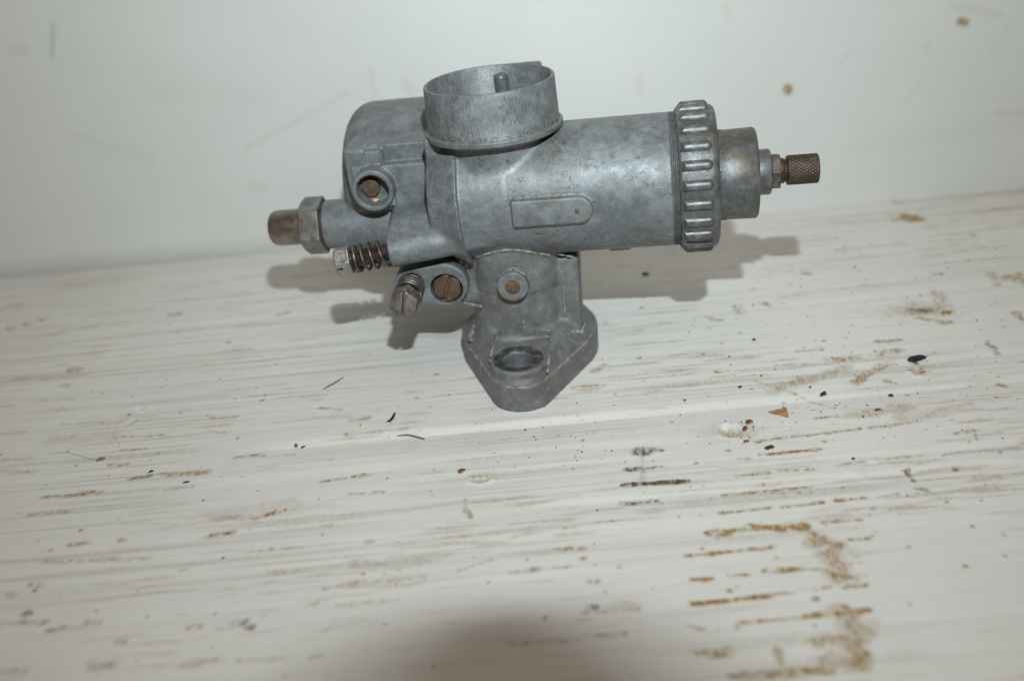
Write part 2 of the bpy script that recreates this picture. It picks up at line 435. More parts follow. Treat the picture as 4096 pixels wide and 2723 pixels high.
 ('b',1.4,0.5,[(-91.7,-98.3),(-90.3,-98.1)]),
 ('b',1.2,0.3,[(-75.2,-93.3),(-60.7,-93.6)]),
 ('b',1.3,0.4,[(-55.9,-85.4),(-54.1,-85.6)]),
 ('b',1.9,0.5,[(-43.3,-94.3),(-42.1,-94.5)]),
 ('g',4.2,0.5,[(-44.8,-102.6),(-34.7,-103.1),(-24.6,-102.0)]),
 ('g',5.0,0.4,[(-34.7,-102.3),(-29.7,-102.2)]),
 ('b',1.0,0.4,[(-19.0,-108.5),(-10.6,-105.6)]),
 ('b',1.3,0.6,[(-52.3,-110.4),(-44.8,-109.4)]),
 ('b',1.2,0.4,[(-44.8,-109.4),(-27.7,-110.1)]),
 ('b',1.2,0.5,[(-56.0,-115.6),(-53.9,-115.2)]),
 ('b',1.5,0.35,[(-48.3,-117.0),(-33.9,-117.0)]),
 ('b',2.1,0.5,[(-130.7,-98.4),(-128.9,-98.7)]),
 ('b',2.0,0.5,[(-135.8,-101.4),(-134.6,-101.5)]),
 ('d',2.0,0.7,[(-128.5,-109.3),(-127.6,-109.6)]),
 ('b',1.9,0.7,[(-119.5,-116.0),(-118.6,-116.3)]),
 ('b',1.9,0.5,[(-117.0,-115.6),(-116.1,-115.7)]),
 ('b',1.9,0.4,[(-133.7,-112.0),(-122.3,-113.5)]),
 ('b',1.9,0.4,[(-110.0,-114.7),(-108.3,-114.9)]),
 ('d',2.5,0.9,[(-73.2,-119.7),(-72.1,-120.0)]),
 ('d',2.0,0.85,[(-69.7,-121.4),(-68.7,-121.7)]),
 ('g',1.3,0.5,[(-77.3,-121.3),(-73.2,-121.1)]),
 ('b',2.2,0.4,[(-84.0,-119.8),(-82.4,-120.0)]),
 ('b',1.7,0.5,[(-100.9,-122.6),(-99.3,-122.8)]),
 ('b',3.5,0.4,[(-103.3,-129.1),(-101.2,-129.4)]),
 ('g',2.1,0.6,[(-127.0,-128.6),(-121.8,-128.9)]),
 ('b',2.7,0.4,[(-83.3,-131.6),(-75.3,-130.9)]),
 ('b',1.4,0.3,[(-71.1,-131.7),(-60.3,-132.7)]),
 ('d',1.2,0.5,[(-52.7,-133.1),(-50.7,-132.5)]),
 ('g',1.4,0.4,[(-51.6,-125.3),(-49.7,-124.1)]),
 ('b',1.2,0.6,[(-17.2,-79.7),(-16.9,-84.5),(-15.5,-88.0)]),
 ('b',1.1,0.4,[(-23.0,-95.0),(-15.5,-95.2)]),
 ('g',1.5,0.4,[(-116.1,-115.7),(-111.9,-115.5)]),
 ('g',1.5,0.3,[(-129.0,-64.1),(-127.0,-66.4)]),
 ('g',1.2,0.3,[(-92.2,-80.2),(-115.3,-75.9)]),
 ('b',1.1,0.3,[(-29.8,-65.6),(-24.1,-65.5)]),
 ('b',1.2,0.35,[(-14.7,-71.1),(-8.5,-71.0)]),
 ('g',2.2,0.5,[(-159.8,5.5),(-157.2,5.8)]),
 ('b',2.6,0.25,[(-156.4,-10.5),(-150.3,-10.9)]),
 ('b',5.2,0.2,[(-150.3,-29.6),(-131.5,-31.4)]),
 ('b',7.5,0.9,[(170.1,83.1),(171.3,81.6)]),
 ('b',12.3,0.3,[(141.0,3.1),(148.0,1.7)]),
 ('d',3.7,0.6,[(140.2,2.9),(148.4,2.4)]),
 ('b',3.0,0.7,[(140.4,1.6),(150.9,-0.6)]),
 ('b',3.5,0.5,[(142.1,-3.7),(147.3,-7.1)]),
 ('b',6.7,0.6,[(185.2,20.2),(187.1,17.9)]),
 ('b',2.3,0.4,[(82.5,18.4),(82.4,13.2)]),
 ('b',2.3,0.5,[(92.7,18.0),(93.7,16.1)]),
 ('b',1.9,0.5,[(70.5,12.3),(73.6,9.1)]),
 ('b',2.4,0.4,[(178.8,25.3),(177.1,16.4)]),
 ('b',3.2,0.4,[(153.3,14.3),(152.1,4.2)]),
 ('b',2.0,0.5,[(172.9,-5.0),(172.8,-9.8)]),
 ('b',3.3,0.3,[(172.1,102.9),(172.9,97.5)]),
 ('g',2.3,0.3,[(121.2,49.9),(146.3,48.4)]),
 ('g',2.4,0.35,[(132.4,57.8),(158.6,58.3)]),
 ('g',2.3,0.3,[(161.8,44.8),(196.7,47.3)]),
 ('g',2.0,0.3,[(177.8,62.6),(205.3,65.1)]),
 ('b',2.0,0.25,[(100.5,21.7),(109.8,23.4)]),
 ('g',2.6,0.25,[(102.5,43.9),(127.3,42.4)]),
 ('d',2.1,0.5,[(90.4,30.8),(91.6,30.9)]),
 ('d',2.2,0.5,[(113.4,39.5),(114.5,38.9)]),
 ('d',2.1,0.5,[(159.9,29.1),(161.0,28.8)]),
 ('d',2.0,0.4,[(186.9,59.3),(187.6,59.1)]),
 ('g',2.4,0.3,[(46.1,61.4),(57.6,56.8)]),
 ('g',1.9,0.25,[(60.4,43.2),(76.8,41.6)]),
 ('g',4.3,0.6,[(-207.3,76.5),(-203.0,77.0)]),
 ('d',2.8,0.5,[(-193.5,58.1),(-192.0,57.8)]),
 ('d',2.8,0.5,[(-197.7,55.6),(-196.3,55.3)]),
 ('d',2.6,0.5,[(-187.5,61.9),(-186.2,60.7)]),
 ('d',3.1,0.5,[(-132.8,55.3),(-131.5,55.0)]),
 ('g',2.4,0.3,[(-124.1,56.7),(-106.3,54.1)]),
 ('g',2.2,0.3,[(-94.9,38.1),(-78.3,38.4)]),
 ('d',2.3,0.4,[(-89.5,46.0),(-86.3,47.2)]),
 ('g',2.5,0.25,[(-200.1,74.1),(-163.0,70.4)]),
 ('d',2.4,0.4,[(-127.5,39.3),(-126.2,39.0)]),
 ('g',2.0,0.3,[(-160.4,62.2),(-143.0,62.5)]),
 ('g',2.4,0.2,[(-80.9,57.5),(-63.4,55.8)]),
]

# ================================================================== carburettor
carb = bpy.data.objects.new("carburettor", None); COL.objects.link(carb)
carb.empty_display_size = .02
carb.location = (0.004, 0, -0.00005); carb.rotation_euler = (0, 0, YAW)
carb['label'] = "old grey zinc motorcycle carburettor standing on its flange on the stained white board"
carb['category'] = "carburettor"
BZ, BR = 58.9, 20.5                                  # barrel axis height and radius
XAX = Matrix.Translation((0, 0, BZ)) @ Matrix.Rotation(math.radians(90), 4, 'Y')    # local z -> +x along the barrel

# ---- main casting (barrel, boss, plate, spigot, flange) as one blended solid, cut into its parts
FC = (2.2, 1.5)
def f_flange2(x, y):
    d = np.minimum(hull2(x, y, FC[0], FC[1], 23.4, 2.2, -28.4, 10.3), hull2(x, y, FC[0], FC[1], 23.4, 2.2, 30.5, 10.3))
    return d
def boss2(x, y, s):   # raised pad round a bolt hole, s = -1 front, +1 back
    cy = -27.3 if s < 0 else 29.4
    yy = (y - cy) * s
    d = np.maximum(np.abs(x - 1.7) - 9.2, -yy - 13.6)
    return np.maximum(d, np.where(yy > 0, hyp(x - 1.7, yy) - 9.2, -99))
def f_flange(x, y, z):
    d2 = f_flange2(x, y)
    slab = np.maximum(smax(d2, z - 9.2, .8), -z)
    cone = np.maximum(np.maximum((d2 + (z - 9.2) * .95 + .9) * .72, z - 15.5), 8.6 - z)
    d = np.minimum(slab, cone)
    for s in (-1, 1):
        b = boss2(x, y, s)
        cut = np.maximum(b, 13.0 - z)
        d = np.maximum(d, -cut)
        pad = np.maximum(smax(b, z - 13.0, .8), -z)
        pad = np.maximum(pad, d2 + .3)
        d = np.minimum(d, pad)
    return d
def f_holes(x, y, z):
    d = 99.0
    for cy in (-27.0, 29.2):
        r = hyp(x - 1.4, y - cy)
        d = np.minimum(d, r - 4.9)
        d = np.minimum(d, np.maximum(r - 7.9, 12.75 - z))
        d = np.minimum(d, np.maximum(r - 5.2, 12.2 - z))
    return np.maximum(d, z - 20)
def f_spigot(x, y, z):
    d = cyl(hyp(x, y) - 15.4, z, 5, 48)
    pad = box(x, y, z, 10, 20.6, -7.2, 8, 8, 38.2, .7)
    web = box(x, y, z, -19, -11, -9.5, -3, 24.3, 38, .6)
    step = cyl(hyp(x, y) - 15.75, z, 29.6, 46)
    return smin(smin(np.minimum(d, step), pad, 1.0), web, .8)
def f_plug(x, y, z):
    r = hyp(x - .5, z - 34.0)
    a = cyl(r - 5.0, y, -18.8, -8, .45)
    b = np.maximum((r - 6.2 + np.maximum(-y - 14.2, 0) * .9) * .75, np.maximum(y + 8, -y - 16.3))
    return smin(a, b, .5)
def f_barrel(x, y, z):
    X, Y, Z = UI(x, y, z); r = hyp(Y, Z - BZ)
    d = cyl(r - BR, X, -17.0, 52.0, .25)
    end = np.maximum((r - 20.3 - (X + 17) * .55) * .88, np.maximum(-22.3 - X, X + 12))
    d = np.minimum(d, end)
    patch = np.maximum(np.maximum(r - BR - .24, np.maximum(-16.4 - X, X - 1.9 - (74 - Z) * .055)), np.maximum(np.maximum(48 - Z, Z - 77.6), Y))
    d = np.minimum(d, patch)
    throat = cyl(hyp(X + 1.2, Y) - 16.9, Z, 50, 80.5)
    d = smin(d, throat, 1.2)
    sidew = box(X, Y, Z, -22.3, -14, -9, 12, 60, 80.5, .6)
    d = smin(d, sidew, .8)
    tab = box(X, Y, Z, 31, 38, 9, 14.5, 31.5, 44, .5)
    return np.minimum(d, tab)
BA = np.array([-36.4, -17.6, 48.3]); BD = np.array([.985, .13, .085]); BD = BD / np.linalg.norm(BD)
e2 = np.cross(BD, [0, 0, 1.0]); e2 /= np.linalg.norm(e2); e3 = np.cross(e2, BD)        # e2 points to the viewer, e3 up
def f_boss(x, y, z):
    X, Y, Z = UI(x, y, z)
    s = (X - BA[0]) * BD[0] + (Y - BA[1]) * BD[1] + (Z - BA[2]) * BD[2]
    p = (X - BA[0]) * e2[0] + (Y - BA[1]) * e2[1] + (Z - BA[2]) * e2[2]      # towards viewer
    h = (X - BA[0]) * e3[0] + (Y - BA[1]) * e3[1] + (Z - BA[2]) * e3[2]
    c = hyp(p, h) - 5.0
    d = cyl(c, s, 0, 34, .35)
    # web behind the tube rising to the float bracket
    web = np.maximum(np.maximum(.52 * p + .854 * h - 5.0, -h - 3.2), np.maximum(np.maximum(p - 3.0, -p - 18), h - 8.6))
    sl = s - np.where(h > 3, 0, 0)
    web = np.maximum(web, np.maximum(-s + np.maximum(h - 6.0, 0) * .75 + .4, s - 30))
    return smin(d, web, .35)
def f_plate(x, y, z):
    X, Y, Z = UI(x, y, z); r = hyp(Y, Z - BZ)
    st = hull2(X, Z, -6 + 30.2, 59.35, 4.15, 14, 59.35, 4.15)
    st = np.minimum(st, np.maximum(np.abs(Z - 59.35) - 4.15, np.maximum(4.1 - X, X - 24.2)))
    return np.maximum(smax(r - 22.2, st, .5), np.maximum(Y, -r + 12))
def f_cast(x, y, z):
    X, Y, Z = UI(x, y, z)
    fl = f_flange(x, y, z); sp = f_spigot(x, y, z)
    lower = np.minimum(smin(fl, sp, 2.2), f_plug(x, y, z))
    lower = np.maximum(lower, -f_holes(x, y, z))
    upper = np.minimum(smin(f_barrel(x, y, z), f_boss(x, y, z), 1.3), f_plate(x, y, z))
    d = smin(lower, upper, .9)
    d = np.maximum(d, -(hyp(X + 1.2, Y) - 14.0 + np.maximum(72 - Z, 0) * 9))          # bore below the bell
    hole = hyp(Y + 21.5, 0) + 0 * X
    return d
labs = [("barrel", f_barrel, MAT['barrel']), ("number_plate", f_plate, MAT['zinc']), ("stop_screw_boss", f_boss, MAT['zinc']),
        ("spigot", f_spigot, MAT['spigot']), ("plug_boss", f_plug, MAT['spigot']),
        ("flange", f_flange, MAT['spigot'])] + [("bolt_hole", lambda x, y, z, s=s: np.where((np.abs(f_holes(x, y, z)) < .15) & (z > 12.3) & (y * s > 0), -99., 99.), MAT['hole']) for s in (-1, 1)] + [("hole_wall", lambda x, y, z, s=s: np.where((np.abs(f_holes(x, y, z)) < .15) & (z <= 12.3) & (y * s > 0), -98., 99.), MAT['zinc']) for s in (-1, 1)]
cast = sdf_split(f_cast, (-42, -41, -.8), (55, 44, 84), .40, labs,
                 lambda n, out: out['spigot'] if n == 'plug_boss' else out['flange'] if n in ('bolt_hole', 'hole_wall') else carb, False)

# rivet in the plate, plug in the boss
VIEW = mat_to((0, -1, 0), (0, 0, 0))
lathe("rivet", [(0, 0.9), (.12, .9), (.2, .6)], MAT['plug'], cast['number_plate'], mat_to((0, -1, .02), (23.7, -22.05, 59.3)), 20)
lathe("boss_plug", [(0, 2.55), (.12, 2.55), (.22, 2.3)], MAT['plug'], cast['plug_boss'], mat_to((0, -1, 0), (.5, -18.65, 34.0)), 40, upper=False)

# ---- intake bell: turned tube with a bead, open to the bore
BELL = Matrix.Translation((-1.2, -.3, 79.0)) @ Matrix.Rotation(math.radians(1.7), 4, 'X').inverted() @ Matrix.Rotation(math.radians(.3), 4, 'Y')
bell_prof = [(-1.5, 16.6), (.35, 20.7), (.55, 21.1), (.8, 21.35), (1.9, 21.4), (2.2, 21.2), (2.45, 20.85), (2.6, 20.5), (2.9, 20.35), (9.5, 20.15),
             (15.3, 20.0), (15.75, 19.85), (16.0, 19.5), (16.0, 19.2), (15.8, 18.95), (14.5, 18.6), (9, 17.6), (4, 16.4), (0, 15.2), (-5, 14.2), (-12, 13.8),
             (-12, 13.2), (-2, 13.4)]
bell = lathe("intake_bell", bell_prof, MAT['bell'], carb, BELL, 160, sharp=30)
lathe("bore_floor", [(-11, 14.2), (-10.6, 14.2)], MAT['zinc'], bell, BELL, 48)
# choke post: half round rod on the far inner wall, with its bed
ang = math.radians(92)
def post(x, y, z):
    px, py = 1.4, 17.1
    d = cyl(hyp(x - px, y - py) - 2.3, z, -6, 13.6, 1.2)
    return d
sdf_obj("choke_post", post, (-3, 12, -8), (6, 20, 15), .25, MAT['cap'], bell, BELL)
sdf_obj("post_rail", lambda x, y, z: box(x, y, z, 4.1, 5.0, 16.4, 19.2, -6, 14.6, .3), (3, 15, -7), (6, 20, 16), .2, MAT['zinc'], bell, BELL)

# ---- threaded collar, ring nut with ribs, cap
tp = [(50, 18)]
for k in range(4):
    x = 52.1 + k * .5; tp += [(x, 20.35), (x + .22, 20.65), (x + .28, 20.65), (x + .48, 20.2)]
tp += [(54.3, 19.6), (55, 19.6), (55, 17)]
lathe("threaded_collar", tp, MAT['thread'], carb, XAX, 120)
ring = lathe("ring_nut", [(54.2, 19.4), (54.2, 21.6), (54.6, 21.9), (55.0, 22.0), (63.6, 22.0), (64.7, 21.7), (65.5, 20.9), (65.8, 20.0), (65.7, 13.2), (64.5, 13)],
             MAT['cap'], carb, XAX, 144)
def rib_f(x, y, z):      # x along barrel, z radial
    q = np.maximum(x - 62.3, 0)
    c = np.sqrt(np.square(y) + np.square((z - 21.6) * 1.0) + q * q) - 1.62
    return np.maximum(smax(c, (55.0 - x) * .75 + (z - 22.3) * .66, .2), 20.9 - z)
v, q = sdf_mesh(rib_f, (53.4, -2.1, 20.7), (64.6, 2.1, 24), .18)
rib_me = np_mesh("rib", v * MM, q); rib_me.materials.append(MAT['cap']); rib_me.polygons.foreach_set('use_smooth', np.ones(len(rib_me.polygons), bool))
for k in range(24):
    o = bpy.data.objects.new("rib", rib_me); COL.objects.link(o); o.parent = ring
    th = math.radians(90 - 20.7 - 8.3 + 15 * k)       # between two ribs where the barrel faces the viewer
    o.matrix_local = M2_4 @ Matrix.Translation((0, 0, BZ * MM)) @ Matrix.Rotation(th, 4, 'X')
lathe("cap", [(64.5, 13.4), (65.7, 13.9), (66.3, 13.65), (70, 13.75), (77.0, 13.9), (77.7, 13.4), (77.85, 12.8), (77.85, 6.6)], MAT['cap'], carb, XAX, 120)
lathe("cap_collar", [(77.5, 6.9), (81.4, 7.0), (82.0, 6.7), (82.15, 6.2), (82.15, 3.5)], MAT['cap'], carb, XAX, 72)
def hexp(u, v, r):       # r = across flats / 2
    a = np.abs(u); b = np.abs(v)
    return np.maximum(a * .8660254 + b * .5, b) - r
def hexnut(u, v, w, r, h, cham=.5, bothcham=True):
    c, s = math.cos(.4), math.sin(.4)
    d = np.maximum(hexp(u, v, r), np.abs(w - h / 2) - h / 2)
    rr = hyp(u, v)
    d = np.maximum(d, (rr - r * 1.13 + (w - h) * 1.6 + cham) * .53)
    if bothcham: d = np.maximum(d, (rr - r * 1.13 - w * 1.6 + cham) * .53)
    return d
sdf_obj("lock_nut", lambda x, y, z: np.maximum(hexnut(x * .966 + y * .26, -x * .26 + y * .966, z, 5.0, 2.5, .1), -(hyp(x, y) - 2)), (-7, -7, -.5), (7, 7, 3), .2,
        MAT['lock'], carb, XAX @ Matrix.Translation((0, 0, 82.3)))
adj_axis = XAX
adj = lathe("cable_adjuster", [(84, 3.2), (84.9, 3.85), (86.0, 3.85), (86.2, 3.5), (86.6, 3.5), (86.9, 4.1), (87.1, 4.45), (87.3, 4.55)] +
            [(87.3 + .12 * i, 4.55) for i in range(1, 72)] + [(96.0, 4.5), (96.3, 4.2), (96.4, 3.9), (96.4, 1.6), (92, 1.5)],
            MAT['knurl'], carb, XAX, 220,
            fn=lambda r, z, a: (r - np.where((z > 87.35) & (z < 95.9),
                                .26 * np.maximum(np.abs(np.sin(a * 15 + z * 1.9)) ** .7 * -1 + 1, np.abs(np.sin(a * 15 - z * 1.9)) ** .7 * -1 + 1), 0), z), sharp=None)

# ---- float bowl: big drum lying behind, rounded at its left end
BOWL = Matrix.Translation((0, 33, 52.4)) @ Matrix.Rotation(math.radians(90), 4, 'Y')
bp_ = [(-57.3, 0.5), (-57.2, 18)] + [(-57.0 + 8.5 - 8.5 * math.cos(t), 20.9 + 8.5 * math.sin(t)) for t in np.linspace(.05, math.pi / 2, 14)] + \
      [(-30, 29.4), (6, 29.4), (7, 28.8), (7.2, 28)]
bowl = lathe("float_bowl", bp_, MAT['bowl'], carb, BOWL, 144)
lathe("bowl_lid", [(7.2, 28), (7.3, 30), (8, 30.6), (11.5, 30.6), (12.4, 30), (12.8, 28), (13.2, 12), (15.5, 11), (15.5, 2)], MAT['bowl'], bowl, BOWL, 120)
# rusty spring clip over the lid, its top just shows behind the bell
sdf_obj("lid_clip", lambda x, y, z: box(x, y, z, -1.5, 12.6, 24, 29, 78, 92.4 , 1.2), (-3.5, 22, 76), (15, 32, 94.5), .35, MAT['rusty'], carb)
sdf_obj("clip_foot", lambda x, y, z: box(x, y, z, 17.0, 20.4, 8.5, 11.5, 22.5, 38, .5), (15.5, 7, 21), (22, 13, 39.5), .3, MAT['rusty'], carb)

# ---- bracket between bowl and barrel, with the jet housing and the fuel inlet tube
JX, JZ = -42.3, 63.8
def f_tube(x, y, z):
    r = hyp(y - 10, z - 48.0)
    return cyl(r - 8.35, x, -64.2, -25, .5)
def f_bracket(x, y, z):
    low = box(x, y, z, -49.5, -21.2, 0, 17, 55.5, 70.6, .7)
    up = box(x, y, z, -44, -21.2, 3.6, 20, 66, 76.4, .6)
    pad = box(x, y, z, -51.2, -43.9, .4, 20, 58, 76.2, .9)
    pad2 = box(x, y, z, -46, -38.6, 1.2, 20, 60, 75.2 , .6)
    groove = hyp(x + 37.0, (y + 1.6) * .8) - 3.6
    pad2 = smax(pad2, -groove, .3)
    side = box(x, y, z, -51.5, -44, 5, 24, 52, 74, 2.2)
    d = smin(np.minimum(np.minimum(low, up), np.minimum(pad, pad2)), side, .8)
    return d
def f_jet(x, y, z):
    r = hyp(x - JX, z - JZ)
    d = cyl(r - 6.85, y, -4.2, 8, .35)
    spur = box(x, y, z, JX + 3.5, JX + 6.3, -1.8, 6, JZ - 6.6, JZ - 3, .4)
    return np.minimum(d, spur)
def f_b(x, y, z):
    d = smin(smin(f_bracket(x, y, z), f_tube(x, y, z), 2.0), f_jet(x, y, z), .5)
    r = hyp(x - JX, z - JZ)
    return np.maximum(d, -np.maximum(r - 5.3, y - 1.8))
brk = sdf_split(f_b, (-66, -6, 38), (-19.5, 25, 79), .32,
                [("bowl_bracket", f_bracket, MAT['zinc']), ("fuel_inlet_tube", f_tube, MAT['zinc']),
                 ("jet_housing", lambda x, y, z: np.minimum(f_jet(x, y, z), np.abs(hyp(x - JX, z - JZ) - 5.3) + np.maximum(y - 2.1, 0)) - .02
                  + 0 * z if False else np.minimum(f_jet(x, y, z), np.maximum(hyp(x - JX, z - JZ) - 5.6, y - 2.2)), MAT['zinc'])],
                lambda n, out: carb, True)
lathe("jet_plug", [(0, 3.0), (1.7, 2.95), (1.95, 2.7), (2.0, 2.2)], MAT['plug'], brk['jet_housing'], mat_to((0, -1, 0), (-44.0, 1.9, 63.4)), 40)
chip_pts = np.array([(-1.0, 0, .2), (.3, .1, .65), (1.2, 0, .15), (.5, -.3, -.1), (-.3, -.2, -.5), (-.1, .5, 0.0)])
v = np.array([(-43.2, .6, 58.9)]) + chip_pts
finish("straw_chip", mesh("straw_chip", xf(v), [(0, 1, 5), (1, 2, 5), (2, 3, 5), (3, 4, 5), (4, 0, 5), (1, 0, 4), (1, 4, 3), (1, 3, 2)]), MAT['yellow'], brk['jet_housing'], smooth=False)

INL = Matrix.Translation((0, 10, 48)) @ Matrix.Rotation(math.radians(-90), 4, 'Y')      # local z -> -x
sdf_obj("inlet_nut", lambda x, y, z: np.maximum(hexnut(x * .94 + y * .342, -x * .342 + y * .94, z, 8.55, 7.2, 1.1, False), -99), (-11, -11, -.6), (11, 11, 8), .25,
        MAT['nut'], carb, INL @ Matrix.Translation((0, 0, 65.0)))
lathe("nut_washer", [(64.0, 7.5), (64.0, 8.1), (65.1, 8.1), (65.1, 7)], MAT['knurl'], carb, INL, 60)
lathe("inlet_pipe", [(70, 6.0), (72, 6.1), (81.6, 6.1), (82.8, 5.9), (83.7, 5.4), (84.2, 4.7), (84.3, 3.6), (76, 3.2)], MAT['steel'], carb, INL, 80)

# ---- throttle stop screw with spring
def spring_pts(r, pitch, turns, z0, n=28, tail=True):
    t = np.linspace(0, turns, int(turns * n))
    zz = z0 + pitch * t
    if tail:
        zz = z0 + pitch * (t - .8 * np.clip(1 - t, 0, 1) - 0 + .8 * np.clip(t - (turns - 1), 0, 1) * -1)
    return np.stack([r * np.cos(2 * np.pi * t), r * np.sin(2 * np.pi * t), zz], -1)
def thread_prof(z0, z1, r, pitch, depth):
    p = [(z0, r * .8)]; z = z0
    while z < z1 - pitch:
        p += [(z, r - depth), (z + pitch * .35, r), (z + pitch * .55, r)]; z += pitch
    return p + [(z1, r - depth), (z1, r * .5)]
def slotted_head(name, M, r, h, mat, parent, slot_ang, slot_w=.65, slot_d=1.9, cham=.9, vox=.2):
    ca, sa = math.cos(slot_ang), math.sin(slot_ang)
    def fn(x, y, z):
        d = hexnut(x, y, z, r, h, cham, False)
        t = np.abs(x * ca + y * sa) - slot_w
        return np.maximum(d, -np.maximum(t, h - slot_d - z))
    return sdf_obj(name, fn, (-r * 1.3, -r * 1.3, -.6), (r * 1.3, r * 1.3, h + .6), vox, mat, parent, M)
D1 = -BD
SCM = mat_to(D1, BA)
s1 = lathe("stop_screw", thread_prof(-3, 12.8, 2.75, .62, .35), MAT['spring'], carb, SCM, 40)
slotted_head("screw_head", SCM @ Matrix.Translation((0, 0, 12.4)) @ Matrix.Rotation(math.radians(50), 4, 'Z'), 4.15, 5.0, MAT['bright'], s1, math.radians(125), .5, 2.2, .75)
v, f = tube_mesh(spring_pts(4.1, 2.75, 4.7, .5), .48, 8)
finish("spring", mesh("spring", xf(v, SCM), f), MAT['spring'], s1, sharp=None)

# ---- pilot housing lug in front of the spigot, its air screw and the recessed bolt
def f_lug(x, y, z):
    s = hull2(x, z, -32.6, 33.7, 6.2, -21.5, 33.8, 7.4)
    d = smax(s, np.maximum(-13.9 - y, y + 3), .9)
    d = np.maximum(d, -np.maximum(hyp(x + 21.3, z - 32.3) - 5.35, y + 6.5))
    d = np.maximum(d, -np.maximum(hyp(x + 32.4, z - 34.6) - 4.1, y + 12.4))
    arm = box(x, y, z, -22, -10, -9, -3.5, 29, 40, .6)
    return smin(d, arm, .8)
lug = sdf_obj("pilot_housing", f_lug, (-40, -16, 25), (-8, -1.5, 43), .25, MAT['zinc'], carb)
VM = mat_to((0, -1, 0), (0, 0, 0))
A2 = mat_to((0, -1, 0), (-32.4, -12.5, 34.7))
s2 = lathe("air_screw", thread_prof(0, 11.5, 2.6, .62, .35), MAT['spring'], carb, A2, 40)
slotted_head("screw_head", A2 @ Matrix.Translation((0, 0, 10.0)) @ Matrix.Rotation(math.radians(12), 4, 'Z'), 4.15, 5.6, MAT['rusty'], s2, math.radians(155), .42, 2.2, .75)
v, f = tube_mesh(spring_pts(4.0, 1.75, 5.0, .6), .55, 8)
finish("spring", mesh("spring", xf(v, A2), f), MAT['spring'], s2, sharp=None)
A3 = mat_to((0, -1, 0), (-21.3, -6.8, 32.2))
slotted_head("jet_bolt", A3 @ Matrix.Rotation(math.radians(28), 4, 'Z'), 4.4, 6.2, MAT['bolt'], lug, math.radians(130), .55, 1.5, .8)

# ---- cream sealant left in the corners of the casting, broken beads on the surface
RB_V, RB_F = [], []
def bead(pts, rad, keep=.75, jit=.3, upper=False):
    keep = keep * .8 + .22; rad = rad * .8
    pts = np.asarray(pts, float); n = len(pts)
    t = np.linspace(0, 1, n); g = np.zeros(n)
    for _ in range(5): g += np.sin(t * rng.uniform(4, 40) + rng.uniform(0, 6))
    rr = rad * np.clip(.55 + .28 * g + (keep - .5) * 1.2, 0.0, 1.35)
    pts = pts + rng.normal(0, jit * .25, pts.shape)
    if upper: pts = U(pts)
    run = []
    for i in range(n + 1):
        if i < n and rr[i] > rad * .18: run.append(i)
        else:
            if len(run) > 3:
                v, f = tube_mesh(pts[run] * MM, rr[run] * MM, 6)
                o = len(RB_V); RB_V.extend(v.tolist()); RB_F.extend([tuple(a + o for a in q) for q in f])
            run = []
def arc(cx, cy, r, a0, a1, n): 
    t = np.radians(np.linspace(a0, a1, n)); return np.stack([cx + r * np.cos(t), cy + r * np.sin(t)], -1)
def zrow(p, z): return np.column_stack([p, np.full(len(p), z)])
front = arc(2.2, -28.4, 9.7, 205, 335, 60)
rl = np.linspace((11.1, -32.5), (22.6, -10), 60); rr_ = arc(FC[0], FC[1], 22.8, -27, 45, 60)
ll = np.linspace((-18.0, -10), (-6.7, -32.5), 60)
bead(zrow(front, 8.95), .34, .80); bead(zrow(rl, 9.0), .40, .95); bead(zrow(rr_, 9.05), .28, .6); bead(zrow(ll, 8.95), .34, .62)
bead(np.linspace((-7.6, -28.5, 12.6), (-7.5, -14.5, 13.3), 40), .45, .65)
bead(np.linspace((11.0, -33.0, 11.0), (11.0, -14.2, 13.4), 50), .55, .85)
bead(np.linspace((-6.5, -14.6, 13.2), (10.5, -14.2, 13.4), 50), .55, .75)
bead(np.column_stack([np.linspace(15.4, 15.5, 40), np.full(40, -7.6), np.linspace(12.5, 36, 40)]), .34, .75)
bead(np.linspace((11.5, -12.6, 14.2), (20.8, -7.6, 11.5), 40), .9, .85)
bead(np.linspace((20.9, -7.4, 11.6), (21.6, -5, 13.0), 14), .5, .9)
bead(np.linspace((-16.5, -12, 11.4), (-15.7, -5, 13.5), 30), .9, .6)
for (x0, z0, x1, z1, w) in ((1.6, 27.2, 2.0, 23.6, .28), (2.5, 20.2, 2.9, 16.2, .34)):
    xs = np.linspace(x0, x1, 24); bead(np.column_stack([xs, -np.sqrt(15.45 ** 2 - xs ** 2) - .02, np.linspace(z0, z1, 24)]), w, 1.0)
xs = np.linspace(-13.5, 12, 110); yy = -np.sqrt(15.9 ** 2 - xs ** 2); zb = 58.9 - np.sqrt(20.6 ** 2 - yy ** 2)
bead(np.column_stack([xs, yy - .35, zb - .1]), .45, .8)
xs = np.linspace(12, 19.5, 30); bead(np.column_stack([xs, np.linspace(-10.3, -7.3, 30), np.linspace(42.2, 38.4, 30)]), .5, .7)
a = np.radians(np.linspace(35, 145, 50)); bead(np.column_stack([.5 + 5.15 * np.cos(a), np.full(50, -17.1), 34 + 5.15 * np.sin(a)]), .3, .85)
a = np.linspace(0, 1, 24); bead(np.column_stack([-17.2 + 6 * a, -9.8 - 2 * a, 24.4 - .6 * a]), .42, .95)
finish("sealant_residue", mesh("sealant_residue", np.array(RB_V), RB_F), MAT['residue'], carb)

